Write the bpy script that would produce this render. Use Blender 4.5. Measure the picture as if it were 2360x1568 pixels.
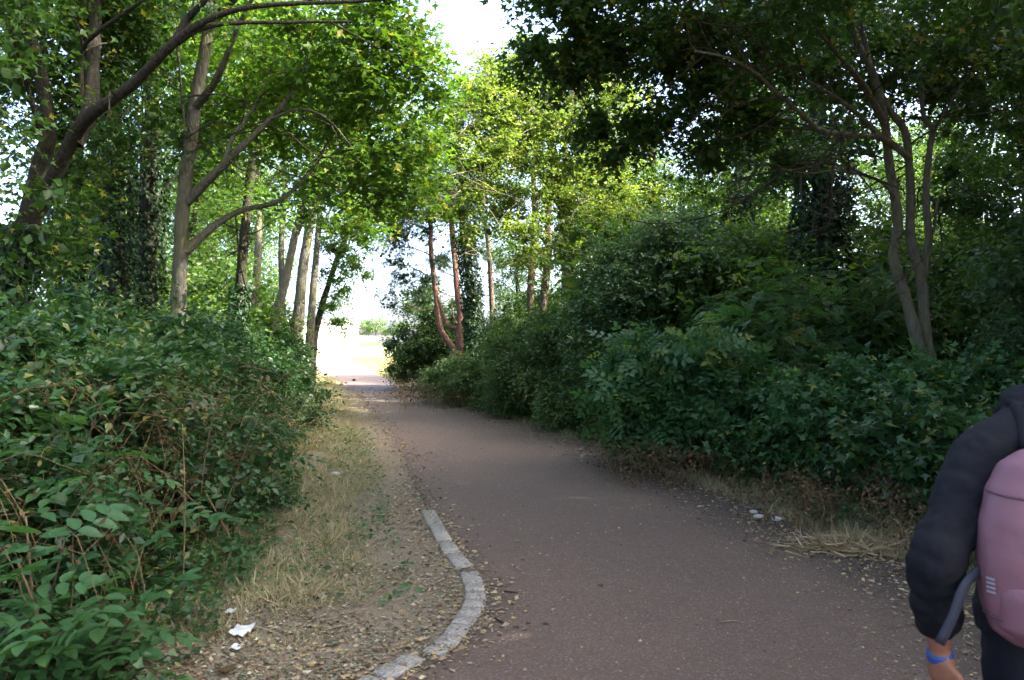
import bpy, math
import numpy as np
from mathutils import Vector, noise as mnoise

# ------------------------------------------------------------------ camera, sky, sun, exposure
scene = bpy.context.scene
for o in list(bpy.data.objects):
    bpy.data.objects.remove(o)
COL = scene.collection
EYE = 1.62
cam_d = bpy.data.cameras.new('camera')
cam_d.sensor_width = 23.5
cam_d.lens = 18.0
cam_d.shift_y = -0.0038
cam_d.clip_start = 0.05
cam_d.clip_end = 2000
cam_d.dof.use_dof = True
cam_d.dof.focus_distance = 9.0
cam_d.dof.aperture_fstop = 3.5
cam = bpy.data.objects.new('camera', cam_d)
cam.location = (0, 0, EYE)
cam.rotation_euler = (math.radians(90), 0, 0)
COL.objects.link(cam)
scene.camera = cam

SUN_EL, SUN_AZ = 37.0, 103.0            # degrees; azimuth measured from the view direction towards the right
world = bpy.data.worlds.new('World')
scene.world = world
world.use_nodes = True
wn = world.node_tree
sky = wn.nodes.new('ShaderNodeTexSky')
sky.sky_type = 'NISHITA'
sky.sun_disc = False
sky.sun_elevation = math.radians(SUN_EL)
sky.sun_rotation = math.radians(SUN_AZ)
sky.dust_density = 4.0
sky.air_density = 0.45
sky.ozone_density = 0.3
wn.links.new(sky.outputs[0], wn.nodes['Background'].inputs[0])
wn.nodes['Background'].inputs[1].default_value = 0.15
sun_d = bpy.data.lights.new('sun', 'SUN')
sun_d.energy = 2.4
sun_d.angle = math.radians(0.5)
sun_d.color = (1.0, 0.95, 0.86)
sun = bpy.data.objects.new('sun', sun_d)
_e, _a = math.radians(SUN_EL), math.radians(SUN_AZ)
sun_dir = Vector((math.cos(_e) * math.sin(_a), math.cos(_e) * math.cos(_a), math.sin(_e)))
sun.rotation_euler = sun_dir.to_track_quat('Z', 'Y').to_euler()
sun.location = (20, 10, 40)
COL.objects.link(sun)

scene.view_settings.view_transform = 'Standard'
scene.view_settings.look = 'None'
scene.view_settings.gamma = 1.0
scene.view_settings.exposure = 3.55
cy = scene.cycles
cy.use_denoising = True
cy.max_bounces = 7
cy.diffuse_bounces = 5
cy.glossy_bounces = 2
cy.transmission_bounces = 5
cy.transparent_max_bounces = 4
cy.caustics_reflective = False
cy.caustics_refractive = False
cy.sample_clamp_indirect = 8.0
scene.render.use_persistent_data = False

# ------------------------------------------------------------------ helpers
FPX = 2359 * 18.0 / 23.5


def W(fx, fy, d):
    """photograph direction (2359 px wide frame) at a distance of d metres in front of the camera"""
    return np.array([(fx - 1179.5) / FPX * d, d, EYE - (fy - 775.0) / FPX * d])


def G(fx, fy):
    d = EYE * FPX / (fy - 775.0)
    return np.array([(fx - 1179.5) / FPX * d, d, 0.0])


def nrm(v):
    return v / np.maximum(np.linalg.norm(v, axis=-1, keepdims=True), 1e-9)


def tag(o, label=None, cat=None, group=None, kind=None):
    if label: o['label'] = label
    if cat: o['category'] = cat
    if group: o['group'] = group
    if kind: o['kind'] = kind
    return o


def empty(name, loc, label=None, cat=None, group=None):
    o = bpy.data.objects.new(name, None)
    o.empty_display_size = 0.2
    o.location = [float(c) for c in loc]
    COL.objects.link(o)
    return tag(o, label, cat, group)


def mesh_data(name, v, tris, smooth=False, tint=None):
    me = bpy.data.meshes.new(name)
    v = np.asarray(v, np.float32).reshape(-1, 3)
    tris = np.asarray(tris, np.int32).reshape(-1, 3)
    me.vertices.add(len(v)); me.vertices.foreach_set('co', v.ravel())
    me.loops.add(len(tris) * 3); me.loops.foreach_set('vertex_index', tris.ravel())
    me.polygons.add(len(tris))
    me.polygons.foreach_set('loop_start', np.arange(0, len(tris) * 3, 3, dtype=np.int32))
    if smooth:
        me.polygons.foreach_set('use_smooth', np.ones(len(tris), bool))
    if tint is not None:
        a = me.attributes.new('tint', 'FLOAT', 'POINT')
        a.data.foreach_set('value', np.asarray(tint, np.float32))
    me.update(calc_edges=True)
    return me


def link(name, me, mat, parent=None, loc=None):
    o = bpy.data.objects.new(name, me)
    if mat is not None and not me.materials:
        me.materials.append(mat)
    if parent is not None: o.parent = parent
    if loc is not None: o.location = [float(c) for c in loc]
    COL.objects.link(o)
    return o


class Acc:
    """collects triangles"""
    def __init__(self):
        self.v, self.t, self.c, self.n = [], [], [], 0

    def add(self, v, t, tint=None):
        v = np.asarray(v, np.float32).reshape(-1, 3)
        t = np.asarray(t, np.int64).reshape(-1, 3)
        self.v.append(v); self.t.append(t + self.n); self.n += len(v)
        self.c.append(np.zeros(len(v), np.float32) if tint is None else np.asarray(tint, np.float32))

    def build(self, name, mat, parent=None, origin=(0, 0, 0), smooth=False, loc=None):
        if not self.v: return None
        v = np.concatenate(self.v) - np.asarray(origin, np.float32)
        me = mesh_data(name, v, np.concatenate(self.t), smooth, np.concatenate(self.c))
        return link(name, me, mat, parent, loc)


def spline(pts, n):
    """Catmull-Rom through the points"""
    p = np.asarray(pts, float)
    if len(p) == 2:
        t = np.linspace(0, 1, n)[:, None]
        return p[0] * (1 - t) + p[1] * t
    q = np.vstack([2 * p[0] - p[1], p, 2 * p[-1] - p[-2]])
    u = np.linspace(0, len(p) - 1 - 1e-6, n)
    i = u.astype(int); f = (u - i)[:, None]
    a, b, c, d = q[i], q[i + 1], q[i + 2], q[i + 3]
    return 0.5 * (2 * b + (c - a) * f + (2 * a - 5 * b + 4 * c - d) * f ** 2 + (3 * b - a - 3 * c + d) * f ** 3)


def tube(acc, pts, r0, r1, sides=6, n=None, rng=None, rough=0.0, flare=0.0, tint=0.0, cap=True, taper=1.0):
    n = n or max(4, 4 * (len(pts) - 1))
    p = spline(pts, n)
    tan = nrm(np.gradient(p, axis=0))
    ref = np.array([0.0, 0.0, 1.0]) if abs(tan[:, 2]).mean() < 0.8 else np.array([1.0, 0.2, 0.0])
    s = nrm(np.cross(tan, ref)); b = np.cross(s, tan)
    t = np.linspace(0, 1, n)
    r = r1 + (r0 - r1) * (1 - t) ** taper
    if flare: r = r + flare * np.exp(-t * 9.0)
    ang = np.arange(sides) * 2 * math.pi / sides
    rr = np.repeat(r[:, None], sides, 1)
    if rng is not None and rough:
        k = rng.normal(0, rough, (n, sides))
        k = 0.6 * k + 0.4 * np.roll(k, 1, 0) + rng.normal(0, rough * 0.7, (n, 1))
        rr = rr * (1 + k)
    v = p[:, None, :] + rr[:, :, None] * (np.cos(ang)[None, :, None] * s[:, None, :] + np.sin(ang)[None, :, None] * b[:, None, :])
    v = v.reshape(-1, 3)
    i = np.arange(n - 1)[:, None] * sides; j = np.arange(sides)[None, :]; j2 = (j + 1) % sides
    a_, b_, c_, d_ = i + j, i + j2, i + sides + j2, i + sides + j
    t1 = np.stack([a_, b_, c_], -1).reshape(-1, 3); t2 = np.stack([a_, c_, d_], -1).reshape(-1, 3)
    tr = np.vstack([t1, t2])
    if cap:
        v = np.vstack([v, p[-1] + tan[-1] * r[-1] * 0.4])
        e = (n - 1) * sides
        tr = np.vstack([tr, np.stack([e + np.arange(sides), e + (np.arange(sides) + 1) % sides, np.full(sides, n * sides)], -1)])
    acc.add(v, tr, np.full(len(v), tint))
    return p


# leaf templates: length 1 along +y, face towards +z
def fan(half, cz=0.0, cy_=0.35, bend=0.08):
    """outline given for the right half from base to tip"""
    h = [tuple(q) for q in half]
    out = h + [(-x, y) for x, y in reversed(h[1:-1])]
    v = [(0, cy_, cz)] + [(x, y, bend * (abs(x) * 1.2) - 0.10 * y * y) for x, y in out]
    m = len(out)
    t = [(0, 1 + k, 1 + (k + 1) % m) for k in range(m)]
    return np.array(v, float), np.array(t)


DIAMOND = (np.array([(0, 0, 0), (-.27, .45, .07), (0, 1, -.05), (.27, .45, .07)], float), np.array([(0, 2, 1), (0, 3, 2)]))
WIDE = (np.array([(0, 0, 0), (-.42, .42, .08), (0, 1, -.08), (.42, .42, .08)], float), np.array([(0, 2, 1), (0, 3, 2)]))
OVAL = (np.array([(0, 0, 0), (-.21, .2, .06), (.21, .2, .06), (-.27, .55, .07), (.27, .55, .07), (0, 1, -.1), (0, .45, 0)], float),
        np.array([(0, 2, 6), (0, 6, 1), (2, 4, 6), (6, 3, 1), (4, 5, 6), (6, 5, 3)]))
OVAL4 = (np.array([(0, 0, 0), (-.25, .42, .07), (.25, .42, .07), (0, 1, -.09), (0, .45, -.02)], float), np.array([(0, 2, 4), (0, 4, 1), (2, 3, 4), (4, 3, 1)]))
MAPLE4 = (np.array([(0, 0, 0), (.5, .36, .09), (.17, .46, .02), (0, 1, -.1), (-.17, .46, .02), (-.5, .36, .09)], float), np.array([(0, 1, 2), (0, 2, 3), (0, 3, 4), (0, 4, 5)]))
MAPLE = fan([(0, 0), (.32, -.03), (.22, .2), (.56, .42), (.22, .52), (0, 1)], 0.02)
IVY = (np.array([(0, 0, 0), (.44, .2, .06), (.2, .5, .03), (0, 1, -.08), (-.2, .5, .03), (-.44, .2, .06)], float), np.array([(0, 1, 2), (0, 2, 3), (0, 3, 4), (0, 4, 5)]))
OVALHI = fan([(0, 0), (.14, .07), (.25, .22), (.29, .42), (.25, .62), (.14, .82), (0, 1)], -0.03, .45, .25)


def pinnate(pairs, leaflet, lsize, width_fall=0.25, terminal=True, rachis=0.006):
    vs, ts, n = [], [], 0
    lv, lt = leaflet
    def put(origin, ang, s, z):
        nonlocal n
        c, sn = math.cos(ang), math.sin(ang)
        v = lv * s
        w = np.stack([v[:, 0] * c + v[:, 1] * sn, -v[:, 0] * sn + v[:, 1] * c, v[:, 2]], -1) + np.array([origin[0], origin[1], z])
        vs.append(w); ts.append(lt + n); n += len(w)
    for k in range(pairs):
        y = 0.25 + 0.62 * k / max(1, pairs - 1) if pairs > 1 else 0.5
        z = -0.12 * y * y
        s = lsize * (1 - width_fall * abs(k / max(1, pairs - 1) - 0.4))
        put((0, y), 1.15, s, z); put((0, y), -1.15, s * 0.95, z)
    if terminal: put((0, 0.9), 0.0, lsize * 1.05, -0.1)
    v = np.array([(-rachis, 0, 0), (rachis, 0, 0), (0, .92, -.1)]); vs.append(v); ts.append(np.array([(0, 1, 2)]) + n)
    return np.vstack(vs), np.vstack(ts)


PINN = pinnate(3, DIAMOND, 0.42)
PINN_FINE = pinnate(6, DIAMOND, 0.22)
_nr = np.random.default_rng(5)
_nv, _nt = [], []
for _k in range(6):
    _d = nrm(_nr.normal(0, 1, 3) + np.array([0, 1.3, 0.2])); _s = nrm(np.cross(_d, _nr.normal(0, 1, 3))) * 0.045
    _nv += [_s, -_s, _d]; _nt.append((3 * _k, 3 * _k + 1, 3 * _k + 2))
NEEDLES = (np.array(_nv), np.array(_nt))
BLADE1 = (np.array([(-.04, 0, 0), (.04, 0, 0), (.06, 1, .16)], float), np.array([(0, 1, 2)]))
BLADE = (np.array([(-.035, 0, 0), (.035, 0, 0), (-.025, .5, .03), (.025, .5, .03), (0, 1, .22)], float), np.array([(0, 1, 3), (0, 3, 2), (2, 3, 4)]))
SCRAP = (np.array([(0, 0, 0), (.35, .3, .1), (0, 1, .03), (-.3, .5, .12)], float), np.array([(0, 1, 2), (0, 2, 3)]))


def scatter(acc, tmpl, pos, d, nn, size, tint):
    tv, tt = tmpl
    N = len(pos)
    if N == 0: return
    d = nrm(d); x = nrm(np.cross(d, nn)); z = np.cross(x, d)
    size = np.broadcast_to(np.asarray(size, float), (N,))
    v = (tv[None, :, 0, None] * x[:, None, :] + tv[None, :, 1, None] * d[:, None, :] + tv[None, :, 2, None] * z[:, None, :]) * size[:, None, None] + pos[:, None, :]
    t = tt[None, :, :] + (np.arange(N) * len(tv))[:, None, None]
    acc.add(v.reshape(-1, 3), t.reshape(-1, 3), np.repeat(tint, len(tv)))


UP = np.array([0, 0, 1.0])


def sprays(acc, rng, sp, sd, tmpl, size, k, L, flat=1.0, droop=0.25, tw=None, tint_c=None):
    """k leaves along a twig from each point sp in direction sd"""
    N = len(sp)
    if N == 0: return
    t = (np.arange(k) + 0.6) / k
    side = nrm(np.cross(sd, UP + rng.normal(0, .25, (N, 3))))
    pos = sp[:, None, :] + sd[:, None, :] * (L * t)[None, :, None] + rng.normal(0, size * 0.25, (N, k, 3))
    pos[:, :, 2] -= droop * L * (t ** 2)[None, :]
    sg = np.where(np.arange(k) % 2 == 0, 1.0, -1.0)
    ld = sd[:, None, :] * 0.55 + side[:, None, :] * sg[None, :, None] * 0.9 + rng.normal(0, .35, (N, k, 3))
    ld[:, :, 2] -= droop * 0.8
    ln = UP * flat + rng.normal(0, .55, (N, k, 3))
    sz = size * rng.uniform(.55, 1.2, (N, k))
    base = rng.normal(0, .16, N) if tint_c is None else tint_c
    tint = np.clip(0.42 + base[:, None] + rng.normal(0, .16, (N, k)) + (rng.random((N, k)) > .955) * .45, 0, 1)
    scatter(acc, tmpl, pos.reshape(-1, 3), ld.reshape(-1, 3), ln.reshape(-1, 3), sz.ravel(), tint.ravel())
    if tw is not None:
        e = sp + sd * L; e[:, 2] -= droop * L
        b = sp - sd * L * .3
        s = side * 0.0026
        v = np.stack([b + s, b - s, e], 1).reshape(-1, 3)
        tw.add(v, np.arange(3 * N).reshape(-1, 3), np.full(len(v), .5))


def ball(rng, n, p=0.5):
    v = nrm(rng.normal(0, 1, (n, 3)))
    return v * (rng.random((n, 1)) ** p)


def foliage(acc, rng, blobs, tmpl, size, k=8, L=0.35, flat=1.0, droop=0.25, tw=None, clump=0.38, squash=0.6, fill=.35):
    """blobs: (centre, (rx, ry, rz), clumps, sprays per clump); returns clump centres"""
    cs = []
    for c, R, nc, ns in blobs:
        c = np.asarray(c, float); R = np.asarray(R, float)
        off = ball(rng, nc, 0.40)
        cc = c + off * R
        cc = cc[cc[:, 2] > 0.12]; nc = len(cc)
        if nc == 0: continue
        ct = rng.normal(0, .10, nc)
        cr = clump * rng.uniform(.55, 1.25, (nc, 1)) * float(np.mean(R)) * np.array([1, 1, squash])
        idx = np.repeat(np.arange(nc), ns)
        o = ball(rng, nc * ns, 0.45)
        sp = cc[idx] + o * cr[idx]
        sd = nrm(o * 0.8 + nrm(sp - c + 1e-4) * 0.5 + rng.normal(0, .45, sp.shape)) * np.array([1, 1, .55])
        keep = sp[:, 2] > 0.05
        sprays(acc, rng, sp[keep], nrm(sd[keep]), tmpl, size, k, L, flat, droop, tw, ct[idx][keep] + rng.normal(0, .07, keep.sum()))
        nf = int(nc * ns * k * fill * .5)  # broad darker inner leaves added so less light passes through the clump
        if nf:
            ix = rng.integers(0, nc, nf)
            fp = cc[ix] + ball(rng, nf, .5) * cr[ix] * .6
            fp = fp[fp[:, 2] > .08]; nf = len(fp)
            scatter(acc, WIDE, fp, rng.normal(0, 1, (nf, 3)), rng.normal(0, 1, (nf, 3)), min(size * 1.35, .12) * rng.uniform(.8, 1.2, nf), np.clip(.3 + rng.normal(0, .12, nf), 0, 1))
        cs.append(cc)
    return np.vstack(cs) if cs else np.zeros((0, 3))


# ------------------------------------------------------------------ materials
def newmat(name):
    m = bpy.data.materials.new(name); m.use_nodes = True
    nt = m.node_tree
    return m, nt, nt.nodes['Principled BSDF'], nt.nodes['Material Output']


def ramp(nt, src, stops):
    r = nt.nodes.new('ShaderNodeValToRGB')
    el = r.color_ramp.elements
    while len(el) < len(stops): el.new(0.5)
    for e, (p, c) in zip(el, stops): e.position = p; e.color = (*c, 1)
    nt.links.new(src, r.inputs[0])
    return r.outputs[0]


def noise_tex(nt, scale, detail=4, rough=.55, coord='Object', vec=None):
    n = nt.nodes.new('ShaderNodeTexNoise')
    n.inputs['Scale'].default_value = scale; n.inputs['Detail'].default_value = detail; n.inputs['Roughness'].default_value = rough
    if vec is None:
        tc = nt.nodes.new('ShaderNodeTexCoord'); vec = tc.outputs[coord]
    nt.links.new(vec, n.inputs['Vector'])
    return n


def mix(nt, fac, a, b, mode='MIX'):
    m = nt.nodes.new('ShaderNodeMix'); m.data_type = 'RGBA'; m.blend_type = mode
    for sock, val in ((m.inputs[0], fac), (m.inputs[6], a), (m.inputs[7], b)):
        if hasattr(val, 'links') or hasattr(val, 'is_output'): nt.links.new(val, sock)
        elif isinstance(val, (int, float)): sock.default_value = val
        else: sock.default_value = (*val, 1)
    return m.outputs[2]


def bump(nt, bsdf, height, strength=.5, dist=.02):
    b = nt.nodes.new('ShaderNodeBump'); b.inputs['Strength'].default_value = strength; b.inputs['Distance'].default_value = dist
    nt.links.new(height, b.inputs['Height']); nt.links.new(b.outputs[0], bsdf.inputs['Normal'])


def leafmat(name, dark, mid, light, odd, transl=0.45, rough=.45, spec=.35, tmul=(1.5, 1.55, .7)):
    m, nt, bs, out = newmat(name)
    at = nt.nodes.new('ShaderNodeAttribute'); at.attribute_name = 'tint'
    col = ramp(nt, at.outputs['Fac'], [(0.05, dark), (0.4, mid), (0.75, light), (0.95, odd)])
    nt.links.new(col, bs.inputs['Base Color'])
    bs.inputs['Roughness'].default_value = rough
    bs.inputs['Specular IOR Level'].default_value = spec
    tr = nt.nodes.new('ShaderNodeBsdfTranslucent')
    nt.links.new(mix(nt, 1.0, col, tmul, 'MULTIPLY'), tr.inputs['Color'])
    mx = nt.nodes.new('ShaderNodeMixShader'); mx.inputs[0].default_value = transl
    nt.links.new(bs.outputs[0], mx.inputs[1]); nt.links.new(tr.outputs[0], mx.inputs[2])
    nt.links.new(mx.outputs[0], out.inputs['Surface'])
    return m


M = {}
M['maple'] = leafmat('maple_leaf', (.045, .10, .014), (.075, .155, .02), (.12, .21, .028), (.30, .24, .04), .5)
M['sycamore'] = leafmat('sycamore_leaf', (.022, .058, .013), (.038, .088, .018), (.065, .125, .024), (.26, .22, .04), .42)
M['hazel'] = leafmat('hazel_leaf', (.09, .15, .028), (.15, .215, .04), (.22, .28, .06), (.36, .31, .12), .5)
M['hedge'] = leafmat('hedge_leaf', (.017, .050, .016), (.031, .085, .024), (.054, .122, .034), (.20, .20, .05), .35, .38, .45)
M['privet'] = leafmat('privet_leaf', (.034, .080, .034), (.062, .125, .050), (.105, .18, .075), (.18, .21, .07), .4, .35, .45)
M['elder'] = leafmat('elder_leaf', (.028, .085, .030), (.048, .125, .042), (.075, .165, .055), (.20, .24, .05), .4, .45, .35)
M['feather'] = leafmat('feathery_leaf', (.03, .085, .028), (.05, .12, .035), (.085, .165, .045), (.2, .2, .05), .45)
M['ivy'] = leafmat('ivy_leaf', (.010, .030, .010), (.018, .046, .014), (.034, .07, .02), (.08, .11, .03), .2, .5, .25)
M['greywillow'] = leafmat('grey_green_leaf', (.05, .10, .036), (.085, .15, .052), (.13, .20, .075), (.28, .22, .09), .42)
M['needle'] = leafmat('pine_needle', (.018, .042, .022), (.032, .066, .032), (.055, .095, .042), (.10, .11, .04), .2, .5)
M['yew'] = leafmat('dark_bush_leaf', (.028, .064, .022), (.048, .096, .032), (.08, .14, .042), (.16, .17, .05), .38)
M['backwood'] = leafmat('background_leaf', (.035, .078, .016), (.06, .12, .022), (.095, .165, .03), (.22, .2, .05), .5)
M['grass'] = leafmat('verge_grass', (.11, .155, .045), (.25, .245, .12), (.41, .355, .215), (.50, .44, .29), .35, .6, .2, (1.1, 1.05, .8))
M['fieldgrass'] = leafmat('field_grass', (.10, .15, .03), (.22, .22, .07), (.34, .29, .12), (.42, .35, .18), .4, .6, .2, (1.1, 1.05, .8))
M['straw'] = leafmat('dry_straw', (.16, .11, .06), (.27, .20, .11), (.38, .30, .17), (.48, .40, .25), .2, .7, .2, (1, 1, .9))
M['litter'] = leafmat('leaf_litter', (.09, .06, .036), (.25, .18, .10), (.40, .34, .22), (.42, .29, .10), .12, .7, .2, (1, 1, .9))
M['litter_green'] = leafmat('green_litter', (.07, .095, .055), (.15, .175, .105), (.26, .28, .18), (.46, .43, .30), .15, .6, .3, (1, 1, .9))
M['deadleaf'] = leafmat('withered_leaf', (.04, .026, .013), (.09, .056, .027), (.15, .10, .046), (.24, .18, .085), .25, .7, .2, (1, 1, .9))


def barkmat(name, a, b, moss, moss_amt=.5, scale=1.0):
    m, nt, bs, out = newmat(name)
    tc = nt.nodes.new('ShaderNodeTexCoord')
    mp = nt.nodes.new('ShaderNodeMapping'); mp.inputs['Scale'].default_value = (1, 1, .28)
    nt.links.new(tc.outputs['Object'], mp.inputs['Vector'])
    n1 = noise_tex(nt, 26 * scale, 6, .65, vec=mp.outputs[0])
    n2 = noise_tex(nt, 3.2, 4, .6)
    n3 = noise_tex(nt, 11, 5, .6)
    c = ramp(nt, n1.outputs[0], [(.3, a), (.68, b)])
    f = ramp(nt, n2.outputs[0], [(.45, (0, 0, 0)), (.62, (moss_amt,) * 3)])
    c = mix(nt, f, c, moss)
    lich = ramp(nt, n3.outputs[0], [(.62, (0, 0, 0)), (.72, (.45,) * 3)])
    c = mix(nt, lich, c, tuple(min(1, q * 1.7) for q in b))
    nt.links.new(c, bs.inputs['Base Color'])
    bs.inputs['Roughness'].default_value = .9; bs.inputs['Specular IOR Level'].default_value = .15
    bump(nt, bs, n1.outputs[0], 1.0, .06)
    return m


M['bark_grey'] = barkmat('grey_bark', (.068, .063, .047), (.16, .15, .115), (.115, .118, .046), .6)
M['bark_dark'] = barkmat('dark_bark', (.018, .016, .012), (.052, .045, .034), (.035, .045, .018), .5)
M['bark_pine'] = barkmat('red_pine_bark', (.13, .065, .045), (.30, .17, .13), (.20, .13, .10), .4, 1.4)
M['bark_brown'] = barkmat('brown_bark', (.07, .05, .038), (.17, .125, .095), (.12, .10, .05), .5)
M['twig'] = barkmat('twig_bark', (.035, .029, .02), (.085, .07, .048), (.07, .07, .03), .4)
M['deadtwig'] = barkmat('pale_dead_twig', (.24, .20, .13), (.42, .36, .25), (.30, .28, .12), .4)
M['cane'] = barkmat('dry_cane', (.15, .095, .05), (.29, .205, .115), (.17, .14, .06), .4)


def plain(name, col, rough=.6, var=.25, scale=60, b=.15, spec=.3, dist=.003):
    m, nt, bs, out = newmat(name)
    n = noise_tex(nt, scale, 5, .6)
    c = ramp(nt, n.outputs[0], [(.3, tuple(q * (1 - var) for q in col)), (.7, tuple(min(1, q * (1 + var)) for q in col))])
    nt.links.new(c, bs.inputs['Base Color'])
    bs.inputs['Roughness'].default_value = rough; bs.inputs['Specular IOR Level'].default_value = spec
    if b: bump(nt, bs, n.outputs[0], b, dist)
    return m


# ------------------------------------------------------------------ ground, path, field
left_e = [(-14, -2.3), (2.4, -2.3), (3.3, -1.15), (3.69, -.62), (4.1, -.36), (4.6, -.16), (5.3, -.30)] + \
    [(G(a, b)[1], G(a, b)[0]) for a, b in ((980, 1180), (936, 1060), (890, 1000), (850, 940), (822, 905), (795, 885))] + \
    [(33, -8.0), (40, -10.6), (50, -15.5), (73, -27.0), (95, -42)]
right_e = [(-14, 3.3), (3, 3.05)] + \
    [(G(a, b)[1], G(a, b)[0]) for a, b in ((2080, 1300), (1860, 1225), (1660, 1140), (1500, 1082), (1330, 1026), (1200, 975), (1080, 935), (980, 903), (912, 882), (872, 868), (825, 838), (795, 823), (765, 813))] + [(95, -31)]
LE, RE = np.array(left_e), np.array(right_e)
xl = lambda y: np.interp(y, LE[:, 0], LE[:, 1])
xr = lambda y: np.interp(y, RE[:, 0], RE[:, 1])


def ground_z(x, y):
    """gentle unevenness beside the path"""
    side = np.maximum(xl(y) - 0.5 - x, x - xr(y) - 0.4)
    k = np.clip(side / 1.5, 0, 1) * np.clip((30 - y) / 6, 0, 1)
    return k * (0.10 + 0.06 * np.sin(1.7 * x + .6 * y) + 0.04 * np.sin(2.9 * y - x))


m, nt, bs, out = newmat('soil')
n1 = noise_tex(nt, 2.2, 6, .65); n2 = noise_tex(nt, 45, 5, .7)
c = ramp(nt, n1.outputs[0], [(.3, (.07, .05, .036)), (.55, (.115, .085, .06)), (.75, (.155, .12, .08))])
c = mix(nt, .6, c, ramp(nt, n2.outputs[0], [(.3, (.035, .028, .02)), (.7, (.17, .13, .085))]))
tha = nt.nodes.new('ShaderNodeAttribute'); tha.attribute_name = 'thatch'
c = mix(nt, tha.outputs['Fac'], c, mix(nt, .5, ramp(nt, n1.outputs[0], [(.3, (.13, .10, .07)), (.7, (.24, .185, .115))]), ramp(nt, n2.outputs[0], [(.3, (.10, .075, .05)), (.7, (.30, .24, .16))])))
nt.links.new(c, bs.inputs['Base Color']); bs.inputs['Roughness'].default_value = .95
bump(nt, bs, n2.outputs[0], .7, .02); M['soil'] = m

gx = np.unique(np.concatenate([np.linspace(-300, -20, 15), np.linspace(-20, 20, 101), np.linspace(20, 300, 15)]))
gy = np.unique(np.concatenate([np.linspace(-60, -8, 9), np.linspace(-8, 34, 106), np.linspace(34, 420, 40)]))
X, Y = np.meshgrid(gx, gy)
Z = ground_z(X, Y)
v = np.stack([X, Y, Z], -1).reshape(-1, 3)
nx, ny = len(gx), len(gy)
i, j = np.meshgrid(np.arange(ny - 1), np.arange(nx - 1), indexing='ij')
a = i * nx + j
tri = np.concatenate([np.stack([a, a + 1, a + nx + 1], -1).reshape(-1, 3), np.stack([a, a + nx + 1, a + nx], -1).reshape(-1, 3)])
gm = mesh_data('ground', v, tri, True)
HE = np.array([(2.5, -1.75), (4.68, -2.03), (6.9, -2.36), (9.5, -2.85), (13, -3.5), (18, -4.35), (23.4, -5.45), (28, -6.8)])
xh = lambda y: np.interp(y, HE[:, 0], HE[:, 1])
th = np.clip((v[:, 0] - xh(v[:, 1]) + .3) / .5, 0, 1) * np.clip((xl(v[:, 1]) + .4 - v[:, 0]) / .4, 0, 1) * np.clip((v[:, 1] - 2) / 1, 0, 1)
ga = gm.attributes.new('thatch', 'FLOAT', 'POINT'); ga.data.foreach_set('value', th.astype(np.float32))
tag(link('ground', gm, M['soil']), kind='structure')

m, nt, bs, out = newmat('red_tarmac')
n1 = noise_tex(nt, .7, 5, .6); n2 = noise_tex(nt, 85, 6, .8); n3 = noise_tex(nt, 3.2, 8, .75)
vor = nt.nodes.new('ShaderNodeTexVoronoi'); vor.inputs['Scale'].default_value = 95
tc = nt.nodes.new('ShaderNodeTexCoord'); nt.links.new(tc.outputs['Object'], vor.inputs['Vector'])
base = ramp(nt, n1.outputs[0], [(.32, (.124, .085, .064)), (.5, (.154, .097, .069)), (.7, (.176, .112, .080))])
base = mix(nt, .65, base, ramp(nt, n2.outputs[0], [(.34, (.054, .040, .030)), (.5, (.130, .093, .068)), (.68, (.24, .18, .136))]))
base = mix(nt, ramp(nt, n3.outputs[0], [(.55, (0, 0, 0)), (.75, (.45, .45, .45))]), base, (.075, .062, .054))
sp = ramp(nt, vor.outputs['Color'], [(.80, (0, 0, 0)), (.86, (.8, .8, .8))])
base = mix(nt, sp, base, (.20, .175, .155))
# worn dark soil washed over the right-hand edge of the path
sx = nt.nodes.new('ShaderNodeSeparateXYZ'); nt.links.new(tc.outputs['Object'], sx.inputs[0])
uvn = nt.nodes.new('ShaderNodeAttribute'); uvn.attribute_name = 'edge'
ad = nt.nodes.new('ShaderNodeMath'); ad.operation = 'MULTIPLY_ADD'
nt.links.new(n3.outputs[0], ad.inputs[0]); ad.inputs[1].default_value = .35; nt.links.new(uvn.outputs['Fac'], ad.inputs[2])
dirt = ramp(nt, ad.outputs[0], [(.50, (0, 0, 0)), (.98, (.9, .9, .9))])
base = mix(nt, dirt, base, ramp(nt, n2.outputs[0], [(.3, (.030, .025, .021)), (.72, (.085, .07, .056))]))
nt.links.new(base, bs.inputs['Base Color'])
bs.inputs['Roughness'].default_value = .78; bs.inputs['Specular IOR Level'].default_value = .3
bump(nt, bs, n2.outputs[0], .8, .012); M['tarmac'] = m
ys = np.concatenate([np.linspace(-14, 3, 18), np.linspace(3.1, 30, 180), np.linspace(30.5, 95, 60)])
us = np.linspace(0, 1, 25)
prng = np.random.default_rng(3)
wob = np.convolve(prng.normal(0, .05, len(ys) + 4), np.ones(5) / 5, 'valid')
PX = xl(ys)[:, None] + (xr(ys) - xl(ys))[:, None] * us[None, :] + (wob[:, None] * np.abs(us - .5)[None, :] * 2)
PZ = 0.008 + 0.0 * PX
v = np.stack([PX, np.repeat(ys[:, None], 25, 1), PZ], -1).reshape(-1, 3)
i, j = np.meshgrid(np.arange(len(ys) - 1), np.arange(24), indexing='ij'); a = i * 25 + j
tri = np.concatenate([np.stack([a, a + 1, a + 26], -1).reshape(-1, 3), np.stack([a, a + 26, a + 25], -1).reshape(-1, 3)])
pm = mesh_data('path', v, tri, True)
ea = pm.attributes.new('edge', 'FLOAT', 'POINT')
ew = np.where(us > .5, np.clip((us - .45) / .55, 0, 1) ** 1.4, np.clip((.16 - us) / .16, 0, 1) * .6)
near = np.clip((15 - ys) / 6, .35, 1)
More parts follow.
